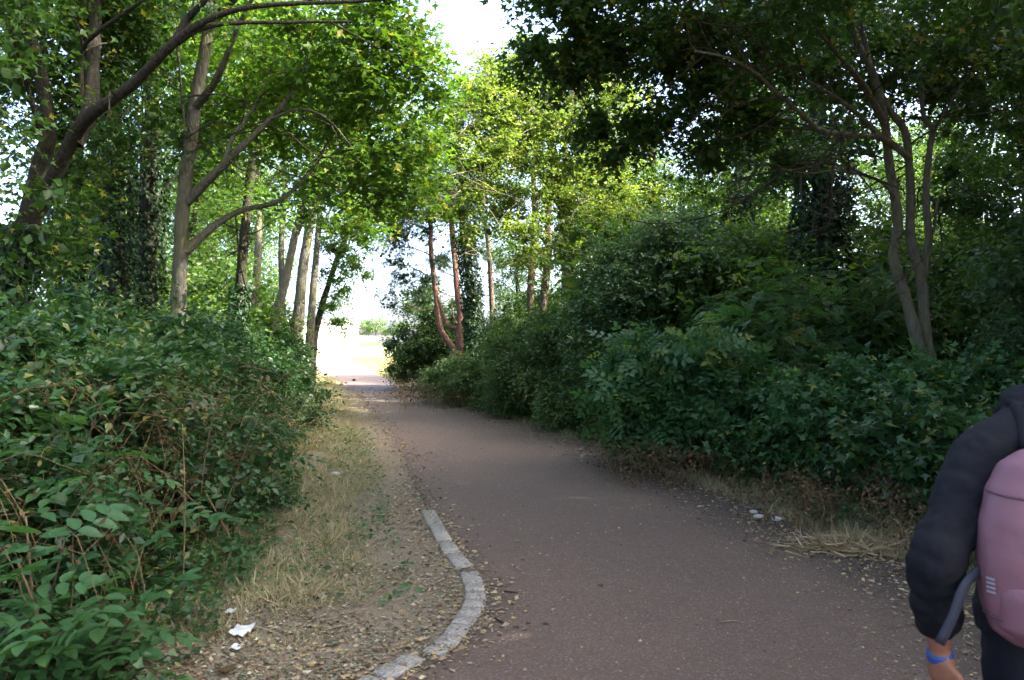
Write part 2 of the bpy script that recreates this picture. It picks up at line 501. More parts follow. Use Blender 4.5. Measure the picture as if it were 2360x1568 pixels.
ea.data.foreach_set('value', (near[:, None] * ew[None, :]).ravel().astype(np.float32))
tag(link('path', pm, M['tarmac']), kind='structure')

m, nt, bs, out = newmat('dry_field')
n1 = noise_tex(nt, .12, 6, .65); n2 = noise_tex(nt, 9, 5, .7)
c = ramp(nt, n1.outputs[0], [(.3, (.13, .17, .05)), (.5, (.24, .24, .09)), (.7, (.34, .30, .14))])
c = mix(nt, .4, c, ramp(nt, n2.outputs[0], [(.3, (.10, .12, .04)), (.7, (.36, .32, .16))]))
nt.links.new(c, bs.inputs['Base Color']); bs.inputs['Roughness'].default_value = .95
bump(nt, bs, n2.outputs[0], .6, .05); M['field'] = m
v = [(-300, 31.5, .004), (300, 31.5, .004), (300, 420, .004), (-300, 420, .004)]
tag(link('grass_field', mesh_data('grass_field', v, [(0, 1, 2), (0, 2, 3)]), M['field']), kind='structure')

# ------------------------------------------------------------------ trees and shrubs
def px(pts, d):
    """polyline in photograph directions; d one distance or one for each point"""
    ds = d if isinstance(d, (list, tuple)) else np.linspace(d, d, len(pts))
    return [W(a, b, q) for (a, b), q in zip(pts, ds)]


def rooted(pts3):
    """continue a trunk from its lowest visible point down to the ground"""
    p0, p1 = np.asarray(pts3[0]), np.asarray(pts3[1])
    s = (p0 - p1); s = s / max(1e-6, abs(s[2]))
    g = p0 + s * p0[2] * np.array([.35, .35, 1.0]); g[2] = -0.05
    return [g] + list(pts3)


def make_tree(name, label, trunk, r0, r1, bark, limbs=(), blobs=(), leaf='sycamore', tmpl=DIAMOND, size=.09, k=8, L=.35,
              flat=1.0, droop=.25, seed=0, twig_spr=False, group=None, cat='tree', ivy=None, extra=None, sides=10, links=True, clump=.38,
              squash=.6, rough=.05, deadtwig=0, crown_name='crown', twigmat='twig', dens=1.5, fine=0, fill=.3):
    rng = np.random.default_rng(seed)
    trunk = rooted(trunk)
    base = np.array([trunk[0][0], trunk[0][1], 0.0])
    root = empty(name, base, label, cat, group)
    A = Acc()
    tp = tube(A, trunk, r0, r1, sides, max(12, 7 * len(trunk)), rng, rough, flare=r0 * .35)
    A.build('trunk', M[bark], root, base, True)
    anchors = [tp[len(tp) // 3:]]
    for lp, a, b in limbs:
        A = Acc(); q = tube(A, lp, a, b, 8, max(8, 5 * len(lp)), rng, rough, taper=1.5)
        A.build('branch', M[bark], root, base, True)
        anchors.append(q[len(q) // 4:])
    anchors = np.vstack(anchors)
    F, T = Acc(), Acc()
    blobs = [(c_, R_, n_, int(s_ * dens)) for c_, R_, n_, s_ in blobs]
    cc = foliage(F, rng, blobs, tmpl, size, k, L, flat, droop, T if twig_spr else None, clump, squash, fill)
    if links and len(cc):
        nodes = anchors
        first = len(anchors)
        near_d = np.array([np.min(np.linalg.norm(anchors - c, axis=1)) for c in cc])
        for c in cc[np.argsort(near_d)]:
            dd = np.linalg.norm(nodes - c, axis=1) + np.maximum(0, nodes[:, 2] - c[2] + .2) * 1.2
            w = int(np.argmin(dd)); p = nodes[w]
            ln = np.linalg.norm(c - p)
            mid = p * .5 + c * .5 + rng.normal(0, .09 * ln, 3) + UP * .05 * ln
            q1, q2 = p * .75 + mid * .25 + rng.normal(0, .03 * ln, 3), mid * .4 + c * .6 + rng.normal(0, .05 * ln, 3)
            tube(T, [p, q1, mid, q2, c], min(.02, (.005 + .006 * ln) * (1.0 if w < first else .6)), .0025, 3, 6, rng, .05, cap=False)
            nodes = np.vstack([nodes, mid[None], c[None]])
    for _ in range(fine):
        p = anchors[rng.integers(len(anchors) // 5, len(anchors))]
        d = nrm(rng.normal(0, 1, 3) * np.array([1, 1, .5]) + nrm(p - base - UP * 3.5) * .6)
        ln = rng.uniform(.5, 1.7)
        q = tube(T, [p, p + d * ln * .4 + rng.normal(0, .07, 3), p + d * ln * .75 + rng.normal(0, .1, 3), p + d * ln + UP * .1 + rng.normal(0, .14, 3)], .011, .003, 4, 10, rng, .05)
        for _k in range(3):
            e = q[rng.integers(3, 9)]; d2 = nrm(d + rng.normal(0, .7, 3)); l2 = ln * rng.uniform(.2, .45)
            tube(T, [e, e + d2 * l2 * .5 + rng.normal(0, .03, 3), e + d2 * l2], .005, .0015, 3, 5)
    crown_o = F.build(crown_name, M[leaf], root, base)
    o = T.build('twig_mass', M[twigmat], crown_o or root, base)
    if o: tag(o, kind='stuff')
    if deadtwig:
        D = Acc()
        for _ in range(deadtwig):
            c = cc[rng.integers(len(cc))] + rng.normal(0, .3, 3)
            dirv = nrm(rng.normal(0, 1, 3) * np.array([1, 1, .35]) + np.array([-.5, -.4, -.1]))
            ln = rng.uniform(.6, 1.7)
            tube(D, [c, c + dirv * ln * .5 + rng.normal(0, .06, 3), c + dirv * ln + rng.normal(0, .12, 3)], .009, .002, 4, 7)
            for s in range(3):
                e = c + dirv * ln * rng.uniform(.3, .9)
                d2 = nrm(dirv + rng.normal(0, .6, 3))
                tube(D, [e, e + d2 * ln * .25, e + d2 * ln * .45 + rng.normal(0, .04, 3)], .005, .0015, 3, 5)
        tag(D.build('dead_twig', M['deadtwig'], crown_o, base), kind='stuff')
    if ivy:
        # ivy climbing the trunk: (z from, z to, thickness, leaves, leaf size)
        z0, z1, th, n, sz = ivy
        I = Acc()
        sel = tp[(tp[:, 2] > z0) & (tp[:, 2] < z1)]
        if len(sel) < 2: sel = tp
        u = rng.random(n) * (len(sel) - 1.001); ii = u.astype(int); f = (u - ii)[:, None]
        c = sel[ii] * (1 - f) + sel[ii + 1] * f
        ang = rng.random(n) * 2 * math.pi
        lump = 0.55 + 0.45 * np.sin(c[:, 2] * 2.1 + 2 * np.sin(ang + seed)) * np.sin(ang * 2 + c[:, 2] * 1.3)
        rad = r0 * .8 + th * (0.25 + 0.75 * rng.random(n) ** .6) * (0.5 + .6 * lump)
        o_ = np.stack([np.cos(ang), np.sin(ang), np.zeros(n)], -1)
        p = c + o_ * rad[:, None]
        d = nrm(o_ * .5 - UP * .9 + rng.normal(0, .4, (n, 3)))
        nn = nrm(o_ * .9 + UP * .5 + rng.normal(0, .4, (n, 3)))
        scatter(I, IVY if sz > .055 else WIDE, p, d, nn, sz * rng.uniform(.6, 1.25, n), np.clip(.4 + rng.normal(0, .2, n), 0, 1))
        ivy_o = I.build('ivy', M['ivy'], root, base)
        S = Acc()
        for _ in range(4):
            a0 = rng.random() * 6.28
            tube(S, [q + np.array([math.cos(a0 + .5 * w), math.sin(a0 + .5 * w), 0]) * (r0 * 1.02) for w, q in enumerate(sel[::4])], .014, .008, 4)
        S.build('ivy_stem', M['bark_dark'], ivy_o, base)
    return root, tp


def bl(fx, fy, d, R, nc, ns):
    return (W(fx, fy, d), R, nc, ns)


# --- left: the forked old tree at the frame's edge
t1 = px([(8, 800), (18, 660), (38, 590), (62, 520)], 7.6)
l1 = [(px([(62, 520), (88, 400), (112, 300), (95, 180), (60, 20), (55, -250)], [7.6, 7.6, 7.5, 7.4, 7.4, 7.4]), .10, .045),
      (px([(62, 520), (110, 440), (160, 335), (205, 268), (300, 200), (395, 105), (480, 45), (600, 14), (830, 3), (960, -12)], [7.6, 7.5, 7.3, 7.1, 6.9, 6.7, 6.6, 6.6, 6.8, 7.0]), .088, .014),
      (px([(393, 107), (450, 72), (520, 55), (660, 52), (808, 50)], [6.7, 6.65, 6.7, 6.9, 7.2]), .035, .012),
      (px([(400, 100), (432, 45), (472, 0), (520, -90)], [6.7, 6.7, 6.6, 6.5]), .04, .02),
      (px([(170, 330), (208, 250), (213, 150), (222, 0), (225, -200)], [7.3, 7.4, 7.6, 7.8, 7.9]), .09, .05),
      (px([(187, 225), (190, 120), (225, 75), (280, 35), (340, -5)], [7.4, 7.3, 7.1, 7.0, 6.9]), .025, .015),
      (px([(192, 118), (182, 65), (150, 15)], [7.3, 7.2, 7.1]), .018, .01),
      (px([(95, 310), (66, 210), (48, 150), (20, 60)], [7.5, 7.2, 7.0, 6.8]), .03, .012)]
make_tree('forked_tree', 'dark ivy-grown forked tree at left edge, long limb arching over the path', t1, .175, .12, 'bark_dark', l1,
          [bl(60, 120, 8.6, (1.5, 1.0, 1.6), 28, 24), bl(190, 20, 8.8, (1.4, 1.0, 1.2), 22, 24), bl(290, 170, 9.2, (1.1, .8, 1.3), 16, 20),
           bl(20, 430, 8.6, (.9, .6, 1.0), 12, 22), bl(-150, 200, 6.6, (1.3, 1.3, 2.0), 16, 22), bl(60, 540, 9.0, (.6, .5, .6), 5, 18), bl(380, 30, 8.6, (.9, .8, .7), 10, 18),
           bl(120, -200, 7.6, (2.2, 2.0, 1.0), 22, 24), bl(-100, -300, 6.0, (2.2, 2.2, 1.0), 20, 24)],
          'sycamore', MAPLE4, .08, 8, .32, seed=11, twig_spr=True, dens=1.05, fine=8, ivy=(.6, 4.2, .13, 1800, .07))

# --- left: ivy-clad stems behind the hedge
make_tree('ivy_clad_tree', 'straight ivy-clad trunk, left one of the close pair behind the hedge', px([(272, 760), (268, 560), (266, 400), (262, 200), (255, -150)], 11.0), .14, .09, 'bark_dark', (),
          [bl(255, 220, 11, (.9, .8, 1.3), 7, 18), bl(250, -60, 11, (1.8, 1.8, 1.6), 12, 20)], 'backwood', DIAMOND, .09, 8, .35, seed=12, ivy=(.5, 6.5, .2, 3600, .08), cat='tree', group='ivy-clad trunks behind the left hedge')
make_tree('ivy_clad_tree', 'ivy-clad trunk nearest the tall grey forked-branch tree, right of the close pair', px([(332, 770), (342, 600), (345, 450), (350, 250), (345, 50), (350, -150)], 12.0), .14, .09, 'bark_dark',
          [(px([(346, 480), (375, 440), (405, 400), (440, 340)], 12.0), .04, .015)],
          [bl(345, 120, 12, (1.0, 1.0, 1.4), 7, 18), bl(400, -80, 12, (1.8, 1.6, 1.5), 12, 20)], 'backwood', DIAMOND, .09, 8, .35, seed=13, ivy=(.5, 7.2, .22, 4000, .08), group='ivy-clad trunks behind the left hedge')
make_tree('ivy_clad_tree', 'low dark ivy-smothered trunk between the forked tree and the close pair', px([(185, 770), (182, 600), (176, 450), (170, 250)], 13.0), .13, .08, 'bark_dark', (),
          [bl(170, 330, 13, (1.0, 1.0, 1.1), 9, 18)], 'backwood', DIAMOND, .09, 8, .35, seed=14, ivy=(.4, 4.6, .42, 5200, .09), group='ivy-clad trunks behind the left hedge')

# --- left: grey tree with the two long boughs and the bright maple crown over the path
t4 = px([(408, 790), (411, 700), (416, 600), (421, 480), (436, 350), (452, 230), (470, 130), (492, 0), (515, -220)], 9.0)
l4 = [(px([(424, 475), (470, 425), (512, 385), (560, 335), (610, 288), (660, 232), (695, 172), (715, 90)], [9.0, 8.9, 8.8, 8.7, 8.7, 8.7, 8.8, 8.9]), .06, .018),
      (px([(622, 276), (690, 252), (755, 275), (815, 345)], [8.7, 8.6, 8.5, 8.4]), .022, .008),
      (px([(428, 582), (468, 542), (510, 510), (560, 484), (640, 465), (700, 412), (745, 348), (785, 280)], [9.0, 9.1, 9.3, 9.5, 9.8, 10.1, 10.4, 10.6]), .055, .018),
      (px([(512, 385), (540, 310), (590, 240), (640, 130), (700, 40)], [8.8, 9.0, 9.2, 9.4, 9.5]), .03, .012),
      (px([(450, 250), (500, 180), (550, 60), (610, -60)], [9.0, 8.6, 8.3, 8.0]), .05, .02),
      (px([(430, 400), (425, 300), (418, 200), (410, 120)], [9.0, 8.8, 8.6, 8.5]), .018, .008),
      (px([(480, 60), (600, -60), (780, -140), (950, -160)], [9.0, 8.6, 8.2, 8.0]), .06, .02)]
make_tree('maple_tree', 'tall grey maple with two rising boughs, bright leaves hanging over the path', t4, .092, .06, 'bark_grey', l4,
          [bl(640, 130, 10.4, (1.3, .9, .8), 18, 20), bl(790, 190, 9.8, (1.0, .9, .8), 20, 20), bl(890, 250, 9.2, (.65, .9, .8), 16, 20), bl(955, 170, 9.4, (.35, .6, .45), 9, 16), bl(930, 40, 9.0, (.35, .5, .3), 6, 14),
           bl(890, 390, 9.2, (.6, .8, .45), 13, 16), bl(800, 430, 9.6, (.5, .5, .3), 5, 12), bl(700, 250, 10.6, (.9, .7, .6), 12, 18), bl(560, 250, 10.8, (.9, .6, .8), 10, 18),
           bl(800, 90, 8.6, (1.0, .7, .5), 14, 18), bl(540, 60, 10.2, (1.2, .9, .9), 14, 18), bl(830, 520, 11.5, (.7, .5, .4), 8, 12),
           bl(600, -190, 8.6, (2.2, 2.0, .8), 18, 18), bl(780, -170, 8.0, (1.0, 1.2, .45), 8, 18), bl(975, 400, 9.6, (.25, .4, .35), 5, 12), bl(650, 380, 11.5, (.8, .5, .5), 5, 12)],
          'maple', MAPLE4, .10, 7, .36, flat=1.2, seed=15, twig_spr=True, dens=1.1, fine=30, fill=.05)

# --- left: row of slim grey stems running to the end of the tunnel
row = [
    ([(548, 790), (552, 700), (560, 580), (572, 450), (590, 300), (605, 150), (612, -30)], 13.0, .10, 'bark_dark', 'first slim dark stem right of the tall maple', [bl(570, 330, 13, (1.0, 1.0, 1.3), 14, 20), bl(610, 80, 13, (1.3, 1.3, 1.6), 18, 22)]),
    ([(578, 790), (584, 700), (594, 600), (596, 480), (590, 330), (600, 150)], 16.0, .10, 'bark_grey', 'slim yellow-lichened stem just behind the first dark stem', [bl(600, 300, 16, (1.2, 1.1, 1.4), 14, 20), bl(640, 120, 16, (1.6, 1.4, 1.8), 16, 22)]),
    ([(622, 800), (640, 710), (657, 650), (676, 560), (694, 490), (722, 410), (760, 330)], 17.0, .11, 'bark_grey', 'slim grey stem leaning right towards the path', [bl(720, 400, 17, (1.2, 1.1, 1.0), 14, 20), bl(800, 330, 17, (1.3, 1.2, 1.0), 12, 20)]),
    ([(650, 790), (650, 680), (648, 560), (656, 420), (650, 250)], 22.0, .11, 'bark_grey', 'thin pale stem half hidden behind the leaning one', [bl(650, 380, 22, (1.7, 1.5, 1.8), 14, 20), bl(660, 180, 22, (2.0, 1.8, 2.2), 14, 22)]),
    ([(682, 795), (690, 700), (698, 620), (713, 520), (735, 400), (746, 290), (752, 150)], 19.0, .15, 'bark_grey', 'thickest pale straight stem in the row of slim trunks', [bl(740, 420, 19, (1.4, 1.3, 1.4), 14, 20), bl(800, 260, 19, (1.8, 1.6, 1.6), 16, 22)]),
    ([(713, 795), (718, 720), (723, 650), (733, 540), (741, 420), (750, 300)], 21.0, .12, 'bark_grey', 'pale upright stem just right of the thickest one', [bl(790, 470, 21, (1.2, 1.2, 1.0), 13, 18), bl(860, 380, 21, (1.6, 1.4, 1.2), 12, 20)]),
    ([(722, 795), (733, 740), (746, 690), (776, 600), (803, 535), (840, 470)], 24.5, .12, 'bark_dark', 'last dark stem of the left row, leaning over the bright opening', [bl(795, 625, 24, (.75, .9, 1.0), 14, 18), bl(800, 545, 24, (.9, .9, .8), 12, 18), bl(765, 720, 24.5, (.4, .5, .8), 7, 16), bl(860, 500, 23, (1.2, 1.0, .8), 11, 18)]),
]
for n_, (pp, d, r, bk, lab, bb) in enumerate(row):
    lim = []
    if n_ in (1, 2, 5):
        a0 = pp[3]
        lim = [(px([a0, (a0[0] + 35, a0[1] - 70), (a0[0] + 75, a0[1] - 130)], d), r * .4, .015)]
    make_tree('slim_tree', lab, px(pp, d), r, r * .55, bk, lim, bb, 'backwood', DIAMOND, .095, 8, .4, seed=30 + n_, group='slim trees in the left row', sides=8,
              ivy=(.4, 2.6, .1, 900, .08) if n_ in (0,) else None)

# --- right: two-stemmed tree with the dark crown overhead
dR = 8.4
t5 = px([(2150, 960), (2128, 860), (2113, 784), (2083, 675), (2058, 595), (2068, 525), (2063, 465), (2048, 375), (2038, 280), (2013, 175), (1983, 115), (1950, 20), (1930, -150)], dR)
l5 = [(px([(2168, 960), (2150, 860), (2133, 770), (2123, 650), (2098, 550), (2098, 450), (2093, 360), (2083, 300), (2053, 260), (2028, 215), (2008, 165), (1970, 0)], [dR + .05] * 12), .068, .03),
      (px([(2127, 645), (2139, 550), (2133, 450), (2143, 335), (2150, 300), (2128, 268), (2123, 190), (2130, 100), (2120, -60)], dR + .1), .045, .02),
      (px([(2150, 302), (2175, 262), (2205, 212), (2250, 150)], [8.5, 8.5, 8.4, 8.3]), .025, .01),
      (px([(2093, 362), (2033, 320), (1963, 312), (1893, 302), (1858, 275), (1818, 237), (1773, 200), (1743, 170), (1678, 135), (1600, 118)], [8.4, 8.2, 7.9, 7.7, 7.5, 7.3, 7.1, 7.0, 6.8, 6.6]), .04, .012),
      (px([(2033, 320), (1983, 270), (1933, 230), (1863, 190), (1803, 150), (1700, 60)], [8.2, 8.0, 7.8, 7.6, 7.4, 7.2]), .032, .01),
      (px([(2063, 467), (2038, 425), (1983, 402), (1913, 395), (1863, 400), (1803, 390)], [8.4, 8.2, 8.0, 7.8, 7.6, 7.4]), .024, .007),
      (px([(2153, 520), (2163, 455), (2203, 412)], 8.45), .018, .006),
      (px([(1983, 402), (1930, 380), (1880, 355), (1830, 345)], [8.0, 7.9, 7.8, 7.7]), .013, .005),
      (px([(2040, 290), (1990, 200), (1900, 90), (1800, -20)], [8.4, 8.0, 7.4, 6.8]), .045, .015),
      (px([(2120, 180), (2200, 80), (2300, -60)], [8.5, 8.2, 7.8]), .035, .012),
      (px([(1960, 40), (1800, -100), (1550, -200), (1350, -210)], [8.4, 7.8, 7.0, 6.4]), .05, .015)]
make_tree('two_stemmed_tree', 'two-stemmed grey tree on the right bank with dark overhanging crown', t5, .07, .032, 'bark_grey', l5,
          [bl(1900, 60, 9.0, (1.6, .9, .9), 24, 24), bl(1680, 100, 8.4, (1.0, .9, .7), 20, 24), bl(1450, 50, 7.6, (.8, .9, .5), 15, 22), bl(1270, 40, 7.2, (.42, .7, .32), 10, 18), bl(1340, 120, 7.6, (.4, .6, .3), 8, 18),
           bl(1560, 260, 8.2, (.75, .7, .5), 16, 22), bl(1440, 310, 8.2, (.45, .5, .35), 9, 20), bl(1700, 320, 8.8, (.8, .6, .5), 12, 20),
           bl(2150, 60, 9.4, (1.3, .9, 1.0), 20, 24), bl(2320, 180, 9.2, (.9, .8, 1.1), 16, 22), bl(2000, 220, 10.0, (1.3, .7, .9), 16, 22), bl(2280, 420, 9.8, (.8, .6, .8), 9, 18),
           bl(1800, -20, 7.0, (1.0, .8, .5), 9, 18), bl(2200, 0, 7.2, (1.0, .8, .6), 9, 18), bl(1650, 30, 6.8, (.8, .7, .3), 6, 16),
           bl(1700, -190, 6.6, (2.2, 1.8, .8), 24, 22), bl(2250, -250, 6.5, (2.2, 2.0, 1.0), 20, 22), bl(1500, -210, 6.0, (1.0, 1.4, .35), 9, 20)],
          'sycamore', MAPLE4, .08, 8, .32, flat=1.3, seed=50, twig_spr=True, dens=1.15, fine=70)

# --- right: ivy-smothered trunks further in
make_tree('ivy_clad_tree', 'broad black-green ivy column left of the two-stemmed tree', px([(1905, 800), (1900, 640), (1895, 500), (1890, 350), (1880, 150), (1880, -60)], 12.5), .18, .10, 'bark_dark',
          [(px([(1893, 480), (1850, 430), (1800, 400)], 12.4), .04, .015)],
          [bl(1890, 300, 12.5, (1.3, 1.2, 1.4), 16, 20), bl(1960, 80, 12.5, (1.9, 1.7, 1.6), 16, 22)], 'sycamore', DIAMOND, .09, 8, .35, seed=51, ivy=(.6, 5.2, .42, 6500, .085))
make_tree('ivy_clad_tree', 'ivy column rising behind the shrubs right of the sky gap', px([(1702, 800), (1700, 620), (1702, 500), (1706, 350), (1700, 150)], 16.0), .15, .09, 'bark_dark', (),
          [bl(1720, 420, 16, (1.2, 1.2, 1.1), 10, 18), bl(1720, 250, 16, (1.0, 1.0, .9), 7, 18)], 'backwood', DIAMOND, .10, 8, .4, seed=52, ivy=(.6, 5.0, .32, 4200, .09))
make_tree('slim_tree', 'dark bare trunk showing above the tall glossy bush', px([(1500, 800), (1500, 640), (1499, 500), (1503, 390), (1497, 200)], 17.0), .13, .08, 'bark_dark', (),
          [bl(1500, 330, 17, (1.2, 1.0, .9), 9, 16), bl(1600, 440, 17, (1.0, 1.0, .8), 8, 16), bl(1470, 460, 16.6, (.8, .6, .7), 9, 16), bl(1580, 560, 17, (1.3, 1, .6), 8, 16)], 'backwood', DIAMOND, .10, 8, .4, seed=53)
make_tree('ivy_clad_tree', 'short narrow ivy-wrapped trunk right beside the two red pines', px([(1092, 800), (1090, 730), (1084, 660), (1074, 580), (1066, 520), (1060, 430)], 20.0), .13, .08, 'bark_dark', (),
          [bl(1060, 440, 20, (.8, .8, .7), 6, 16)], 'yew', DIAMOND, .10, 7, .35, seed=54, ivy=(.3, 4.2, .22, 4000, .085))

# --- right: the pines at the end of the tunnel
make_tree('pine_tree', 'red-barked pine with hooked trunk base beside the bright opening', px([(1048, 812), (1043, 802), (1017, 764), (1008, 726), (1005, 681), (999, 637), (993, 579), (992, 511), (990, 420)], 22.0), .095, .06, 'bark_pine',
          [(px([(994, 590), (960, 575), (925, 570), (895, 575)], 22), .02, .008), (px([(1000, 645), (965, 625), (930, 610), (900, 612)], 22), .02, .008),
           (px([(992, 545), (960, 520), (920, 510), (880, 512)], 22), .022, .008), (px([(1007, 715), (960, 715), (925, 700)], 22), .02, .008),
           (px([(993, 560), (1015, 545), (1035, 530)], 22), .016, .008), (px([(1003, 665), (1030, 680), (1052, 685)], 22), .022, .012)],
          [bl(905, 585, 22, (.55, .6, .6), 16, 7), bl(930, 530, 22, (.8, .6, .35), 16, 8), bl(950, 640, 22, (.6, .6, .25), 10, 8), bl(940, 490, 22, (1.1, .9, .3), 24, 14), bl(1010, 470, 22, (.8, .8, .4), 16, 14),
           bl(1010, 580, 22.3, (.5, .5, .6), 8, 6), bl(960, 430, 22, (1.2, 1.1, .5), 18, 14), bl(930, 690, 22.3, (.7, .6, .3), 8, 8)],
          'needle', NEEDLES, .13, 5, .24, flat=.3, seed=60, twigmat='bark_pine', group='red pines', clump=.6, dens=1.05)
make_tree('pine_tree', 'upright red-barked pine with a curved side stem, right of the hooked one', px([(1060, 800), (1058, 770), (1060, 726), (1053, 667), (1048, 602), (1042, 535), (1040, 440)], 21.5), .11, .07, 'bark_pine',
          [(px([(1054, 757), (1035, 752), (1023, 732), (1014, 705), (1008, 682)], [21.5, 21.5, 21.6, 21.7, 21.8]), .065, .04), (px([(1052, 745), (1042, 722), (1041, 690)], 21.4), .028, .012),
           (px([(1050, 640), (1020, 625), (1000, 612)], 21.5), .02, .008), (px([(1056, 695), (1090, 670), (1120, 660)], 21.5), .018, .008)],
          [bl(1060, 480, 21.5, (.8, .8, .5), 14, 20), bl(1030, 610, 21.8, (.4, .5, .25), 5, 12), bl(1090, 560, 21.8, (.5, .5, .4), 6, 14), bl(1060, 400, 21.5, (1.0, 1.0, .5), 10, 20)],
          'needle', NEEDLES, .13, 5, .24, flat=.3, seed=61, twigmat='bark_pine', group='red pines', clump=.6, dens=1.05)

# --- right: stems seen through the light foliage behind the bank
for n_, (pp, d, r, lab, bk) in enumerate([
        ([(1138, 790), (1135, 740), (1130, 640), (1124, 560), (1110, 470)], 24.0, .10, 'thin bare trunk next right of the ivy-wrapped one', 'bark_brown'),
        ([(1222, 790), (1222, 690), (1226, 600), (1232, 500), (1228, 380)], 20.0, .12, 'brown trunk, left of the close middle pair above the bank', 'bark_brown'),
        ([(1243, 800), (1252, 690), (1264, 580), (1262, 500), (1275, 400)], 19.0, .12, 'brown slightly bent trunk, right of the close middle pair', 'bark_brown'),
        ([(1302, 790), (1303, 640), (1306, 540), (1306, 430), (1300, 300)], 18.0, .11, 'pale grey trunk beside the tall glossy bush', 'bark_grey')]):
    make_tree('slim_tree', lab, px(pp, d), r, r * .6, bk, (), [bl(pp[-1][0] + 10, pp[-1][1] - 40, d, (1.5, 1.3, 1.2), 13, 18), bl(pp[2][0] + 10, 560, d, (1.0, .8, .9), 6, 12)],
              'hazel' if n_ > 1 else 'backwood', DIAMOND, .09, 8, .38, seed=70 + n_, group='slim trees behind the right bank', sides=8)

# --- right: the sunlit light-green tree in the middle
make_tree('hazel_tree', 'sunlit yellow-green tree with pale dead twigs in the middle of the view', px([(1330, 800), (1318, 650), (1296, 480), (1268, 320), (1262, 150)], 15.5), .10, .05, 'bark_grey',
          [(px([(1300, 500), (1240, 400), (1180, 330), (1100, 290)], [15.5, 15.2, 15, 14.8]), .04, .012), (px([(1285, 420), (1340, 330), (1400, 260)], 15.4), .035, .012),
           (px([(1310, 600), (1220, 530), (1130, 480), (1060, 455)], [15.5, 15, 14.6, 14.2]), .035, .01), (px([(1270, 330), (1210, 240), (1150, 180)], 15.3), .03, .01)],
          [bl(1130, 270, 15, (1.1, 1.2, .85), 22, 22), bl(1060, 350, 14.8, (.8, 1.0, .8), 16, 20), bl(1230, 230, 15.3, (1.2, 1.2, .9), 22, 22), bl(1350, 300, 15.3, (1.1, 1.2, 1.0), 20, 22),
           bl(1180, 420, 15, (1.1, 1.1, .6), 17, 18), bl(1300, 450, 15, (1.0, 1.1, .7), 14, 18), bl(1150, 190, 15.4, (.7, .9, .4), 10, 20), bl(1300, 130, 15.6, (1.1, 1.1, .7), 14, 20), bl(1420, 430, 15, (.8, .9, .8), 11, 18),
           bl(1130, 490, 14.6, (.9, .7, .4), 11, 16), bl(1240, 560, 14.5, (.9, .6, .45), 10, 14), bl(1370, 540, 14.4, (.8, .6, .6), 11, 16), bl(1000, 330, 15.2, (.5, .7, .6), 8, 18), bl(1080, 220, 15.4, (.7, .8, .5), 9, 20), bl(1380, 160, 15.6, (1.0, 1.0, .8), 10, 20)],
          'hazel', DIAMOND, .075, 9, .34, seed=80, deadtwig=90, twig_spr=True, flat=1.1, dens=1.6)

SHRUB = 1.45
# --- shrubs: name, label, base on the ground, blobs
def make_shrub(name, label, base, blobs, leaf, tmpl, size, k, L, seed, stems=9, cat='shrub', group=None, droop=.2, flat=.9, clump=.42, stem_r=.012, stem_mat='twig', squash=.75, twig_spr=True):
    rng = np.random.default_rng(seed)
    base = np.array([base[0], base[1], 0.0])
    root = empty(name, base, label, cat, group)
    F, T = Acc(), Acc()
    blobs = [(c_, R_, n_, int(s_ * SHRUB)) for c_, R_, n_, s_ in blobs]
    cc = foliage(F, rng, blobs, tmpl, size, k, L, flat, droop, T if twig_spr else None, clump, squash)
    F.build('foliage', M[leaf], root, base)
    for s in range(stems):
        c = cc[rng.integers(len(cc))]
        g = np.array([c[0] * .45 + base[0] * .55 + rng.normal(0, .15), c[1] * .45 + base[1] * .55 + rng.normal(0, .15), -.03])
        mid = g * .45 + c * .55 + rng.normal(0, .08, 3)
        tube(T, [g, mid, c], stem_r, stem_r * .3, 5, 9, rng, .05)
        for _ in range(3):
            c2 = cc[int(np.argmin(np.linalg.norm(cc - c - rng.normal(0, .4, 3), axis=1)))]
            tube(T, [mid, mid * .5 + c2 * .5 + rng.normal(0, .06, 3), c2], stem_r * .6, .002, 4, 6)
    T.build('stem', M[stem_mat], root, base)
    return root


def gb(x, y, z, R, nc, ns):
    return (np.array([x, y, z]), R, nc, ns)


# left hedge, from the camera to the end of the tunnel
hedge = [
    (5.0, -3.35, 1.0, 'nearest part of the left hedge, broad dull-green leaves behind the elder', OVALHI, .085, 16),
    (6.6, -3.75, 1.1, 'left hedge shrub behind the dry brambles', OVAL, .08, 20),
    (8.3, -4.15, 1.05, 'left hedge shrub below the forked tree and ivy-clad pair', OVAL, .075, 22),
    (10.2, -4.35, 1.05, 'left hedge shrub in front of the tall grey maple', OVAL, .075, 24),
    (12.3, -4.75, 1.0, 'dense left hedge shrub in front of the first slim dark stem', OVAL, .075, 26),
    (14.6, -5.05, 1.0, 'dense dark left hedge shrub beside the long grass', DIAMOND, .085, 28),
    (17.2, -5.65, .98, 'rounded hedge shrub under the row of slim stems', DIAMOND, .085, 28),
    (20.3, -6.4, 1.0, 'last big hedge shrub before the bright opening', DIAMOND, .085, 28),
    (23.5, -7.35, .85, 'small leafy shrub poking out at the left of the opening', DIAMOND, .085, 20),
]
def copy_thing(src, name, loc, rz, sc, label):
    r = src.copy(); r.name = name; COL.objects.link(r)
    r.location = loc; r.rotation_euler = (0, 0, rz); r.scale = (sc, sc, sc); r['label'] = label
    for ch in src.children:
        c = ch.copy(); c.parent = r; COL.objects.link(c)
        for g in ch.children:
            d = g.copy(); d.parent = c; COL.objects.link(d)
    return r


